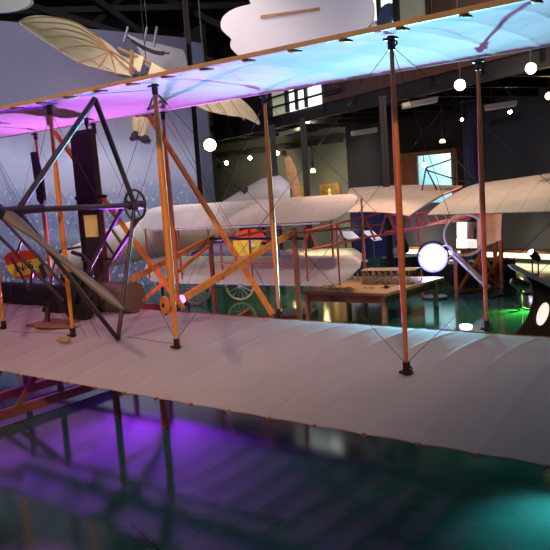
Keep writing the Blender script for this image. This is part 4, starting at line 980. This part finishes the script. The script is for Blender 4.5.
ceil_lamp(510, 112, 12.5, .03, 'b2', 'small lit spotlight right of the blue column'); ceil_lamp(462, 119.5, 12.5, .025, 'b2', 'small lit spotlight straight below the bright one, near the column')
ceil_lamp(226.5, 163, (wz(226.5, 163, .4)-CAM).dot(_fw), .05, 'b2', 'small warm rail spotlight, leftmost of the row of three', wz(250, 152).z); ceil_lamp(250, 158, (wz(250, 158, .4)-CAM).dot(_fw), .05, 'b2', 'small warm rail spotlight, middle of the row of three', wz(250, 152).z); ceil_lamp(277, 153, (wz(277, 153, .4)-CAM).dot(_fw), .05, 'b2', 'small warm rail spotlight, rightmost of the row of three', wz(250, 152).z)
ceil_lamp(549, 96, 10.5, .05, 'b1', 'warm lamp cut by the right edge of the view'); ceil_lamp(424, 165, 16.2, .05, 'b2', 'round lamp in the pale blue room', 3.1)
def pendant(x, y, D, w_, h, lab):
    c = dep(x, y, D); t = thing('pendant_lamp', lab, 'lamp', c, 'amber pendant lamps')
    bm = B(); tube(bm, c-V((0, 0, h/2)), c+V((0, 0, h/2)), w_, n=14, prof=[(0, .9), (.3, 1), (.8, .8), (1, .5)]); new('shade', bm, M['b3'], t, smooth=True)
    bm = B(); tube(bm, c+V((0, 0, h/2)), c+V((0, 0, h/2+.14)), .025); tube(bm, c+V((0, 0, h/2+.14)), V((c.x, c.y, ZD)), .008); new('stem', bm, M['black'], t)
pendant(313, 170.5, 14.5, .055, .09, 'amber lamp hanging above the framed gilt picture'); pendant(442.5, 141, 12, .05, .06, 'small amber lamp hanging above the lit window')
M['tubeoff'] = mat('unlit_tube', (.55, .48, .36), .5)
for p0, p1, lab, D in (((279, 134), (302, 128), 'unlit fluorescent batten left of the thin dark column', 15.4), ((351, 133), (377, 129), 'unlit fluorescent batten above the dark doorway', 13.5), ((402, 105.5), (437, 98.5), 'unlit fluorescent batten right of the foremost strut', 11.2), ((485, 107), (516, 102.5), 'unlit fluorescent batten right of the blue column', 11.2)):
    a, b = dep(*p0, D), dep(*p1, D); t = thing('fluorescent_batten', lab, 'lamp', a.lerp(b, .5), 'unlit fluorescent battens')
    bm = B(); beam(bm, a, b, .10, .06); new('housing', bm, M['tubeoff'], t)
    bm = B(); tube(bm, a-V((0, 0, .045)), b-V((0, 0, .045)), .016); new('tube', bm, M['white'], t)
    bm = B()
    for q in (a.lerp(b, .2), a.lerp(b, .8)): tube(bm, q, V((q.x, q.y, ZD)), .008)
    new('hanger', bm, M['iron'], t)
# red low barrier and floor cable
bm = B(); a, b = onz(128, 307, 0), onz(172, 310, 0); beam(bm, V((a.x-.6, a.y+.05, .04)), V((b.x, b.y, .04)), .05, .07); o = centre(new('kerb', bm, mat('red_kerb', (.35, .04, .05), .5))); tag(o, 'low red kerb on the green floor behind the fuel tank', 'kerb')
bm = B(); path(bm, catmull([(*onz(462, 296, .01).xy, .01), (*onz(490, 297, .01).xy, .01), (*onz(515, 293, .01).xy, .01), (*onz(535, 294, .01).xy, .01)], 6, False), .01, 6); o = centre(new('cable', bm, M['black'])); tag(o, 'thin black cable on the floor below the wind tunnel', 'cable')

# tidy helper properties
for o in bpy.data.objects:
    if '_base' in o: del o['_base']
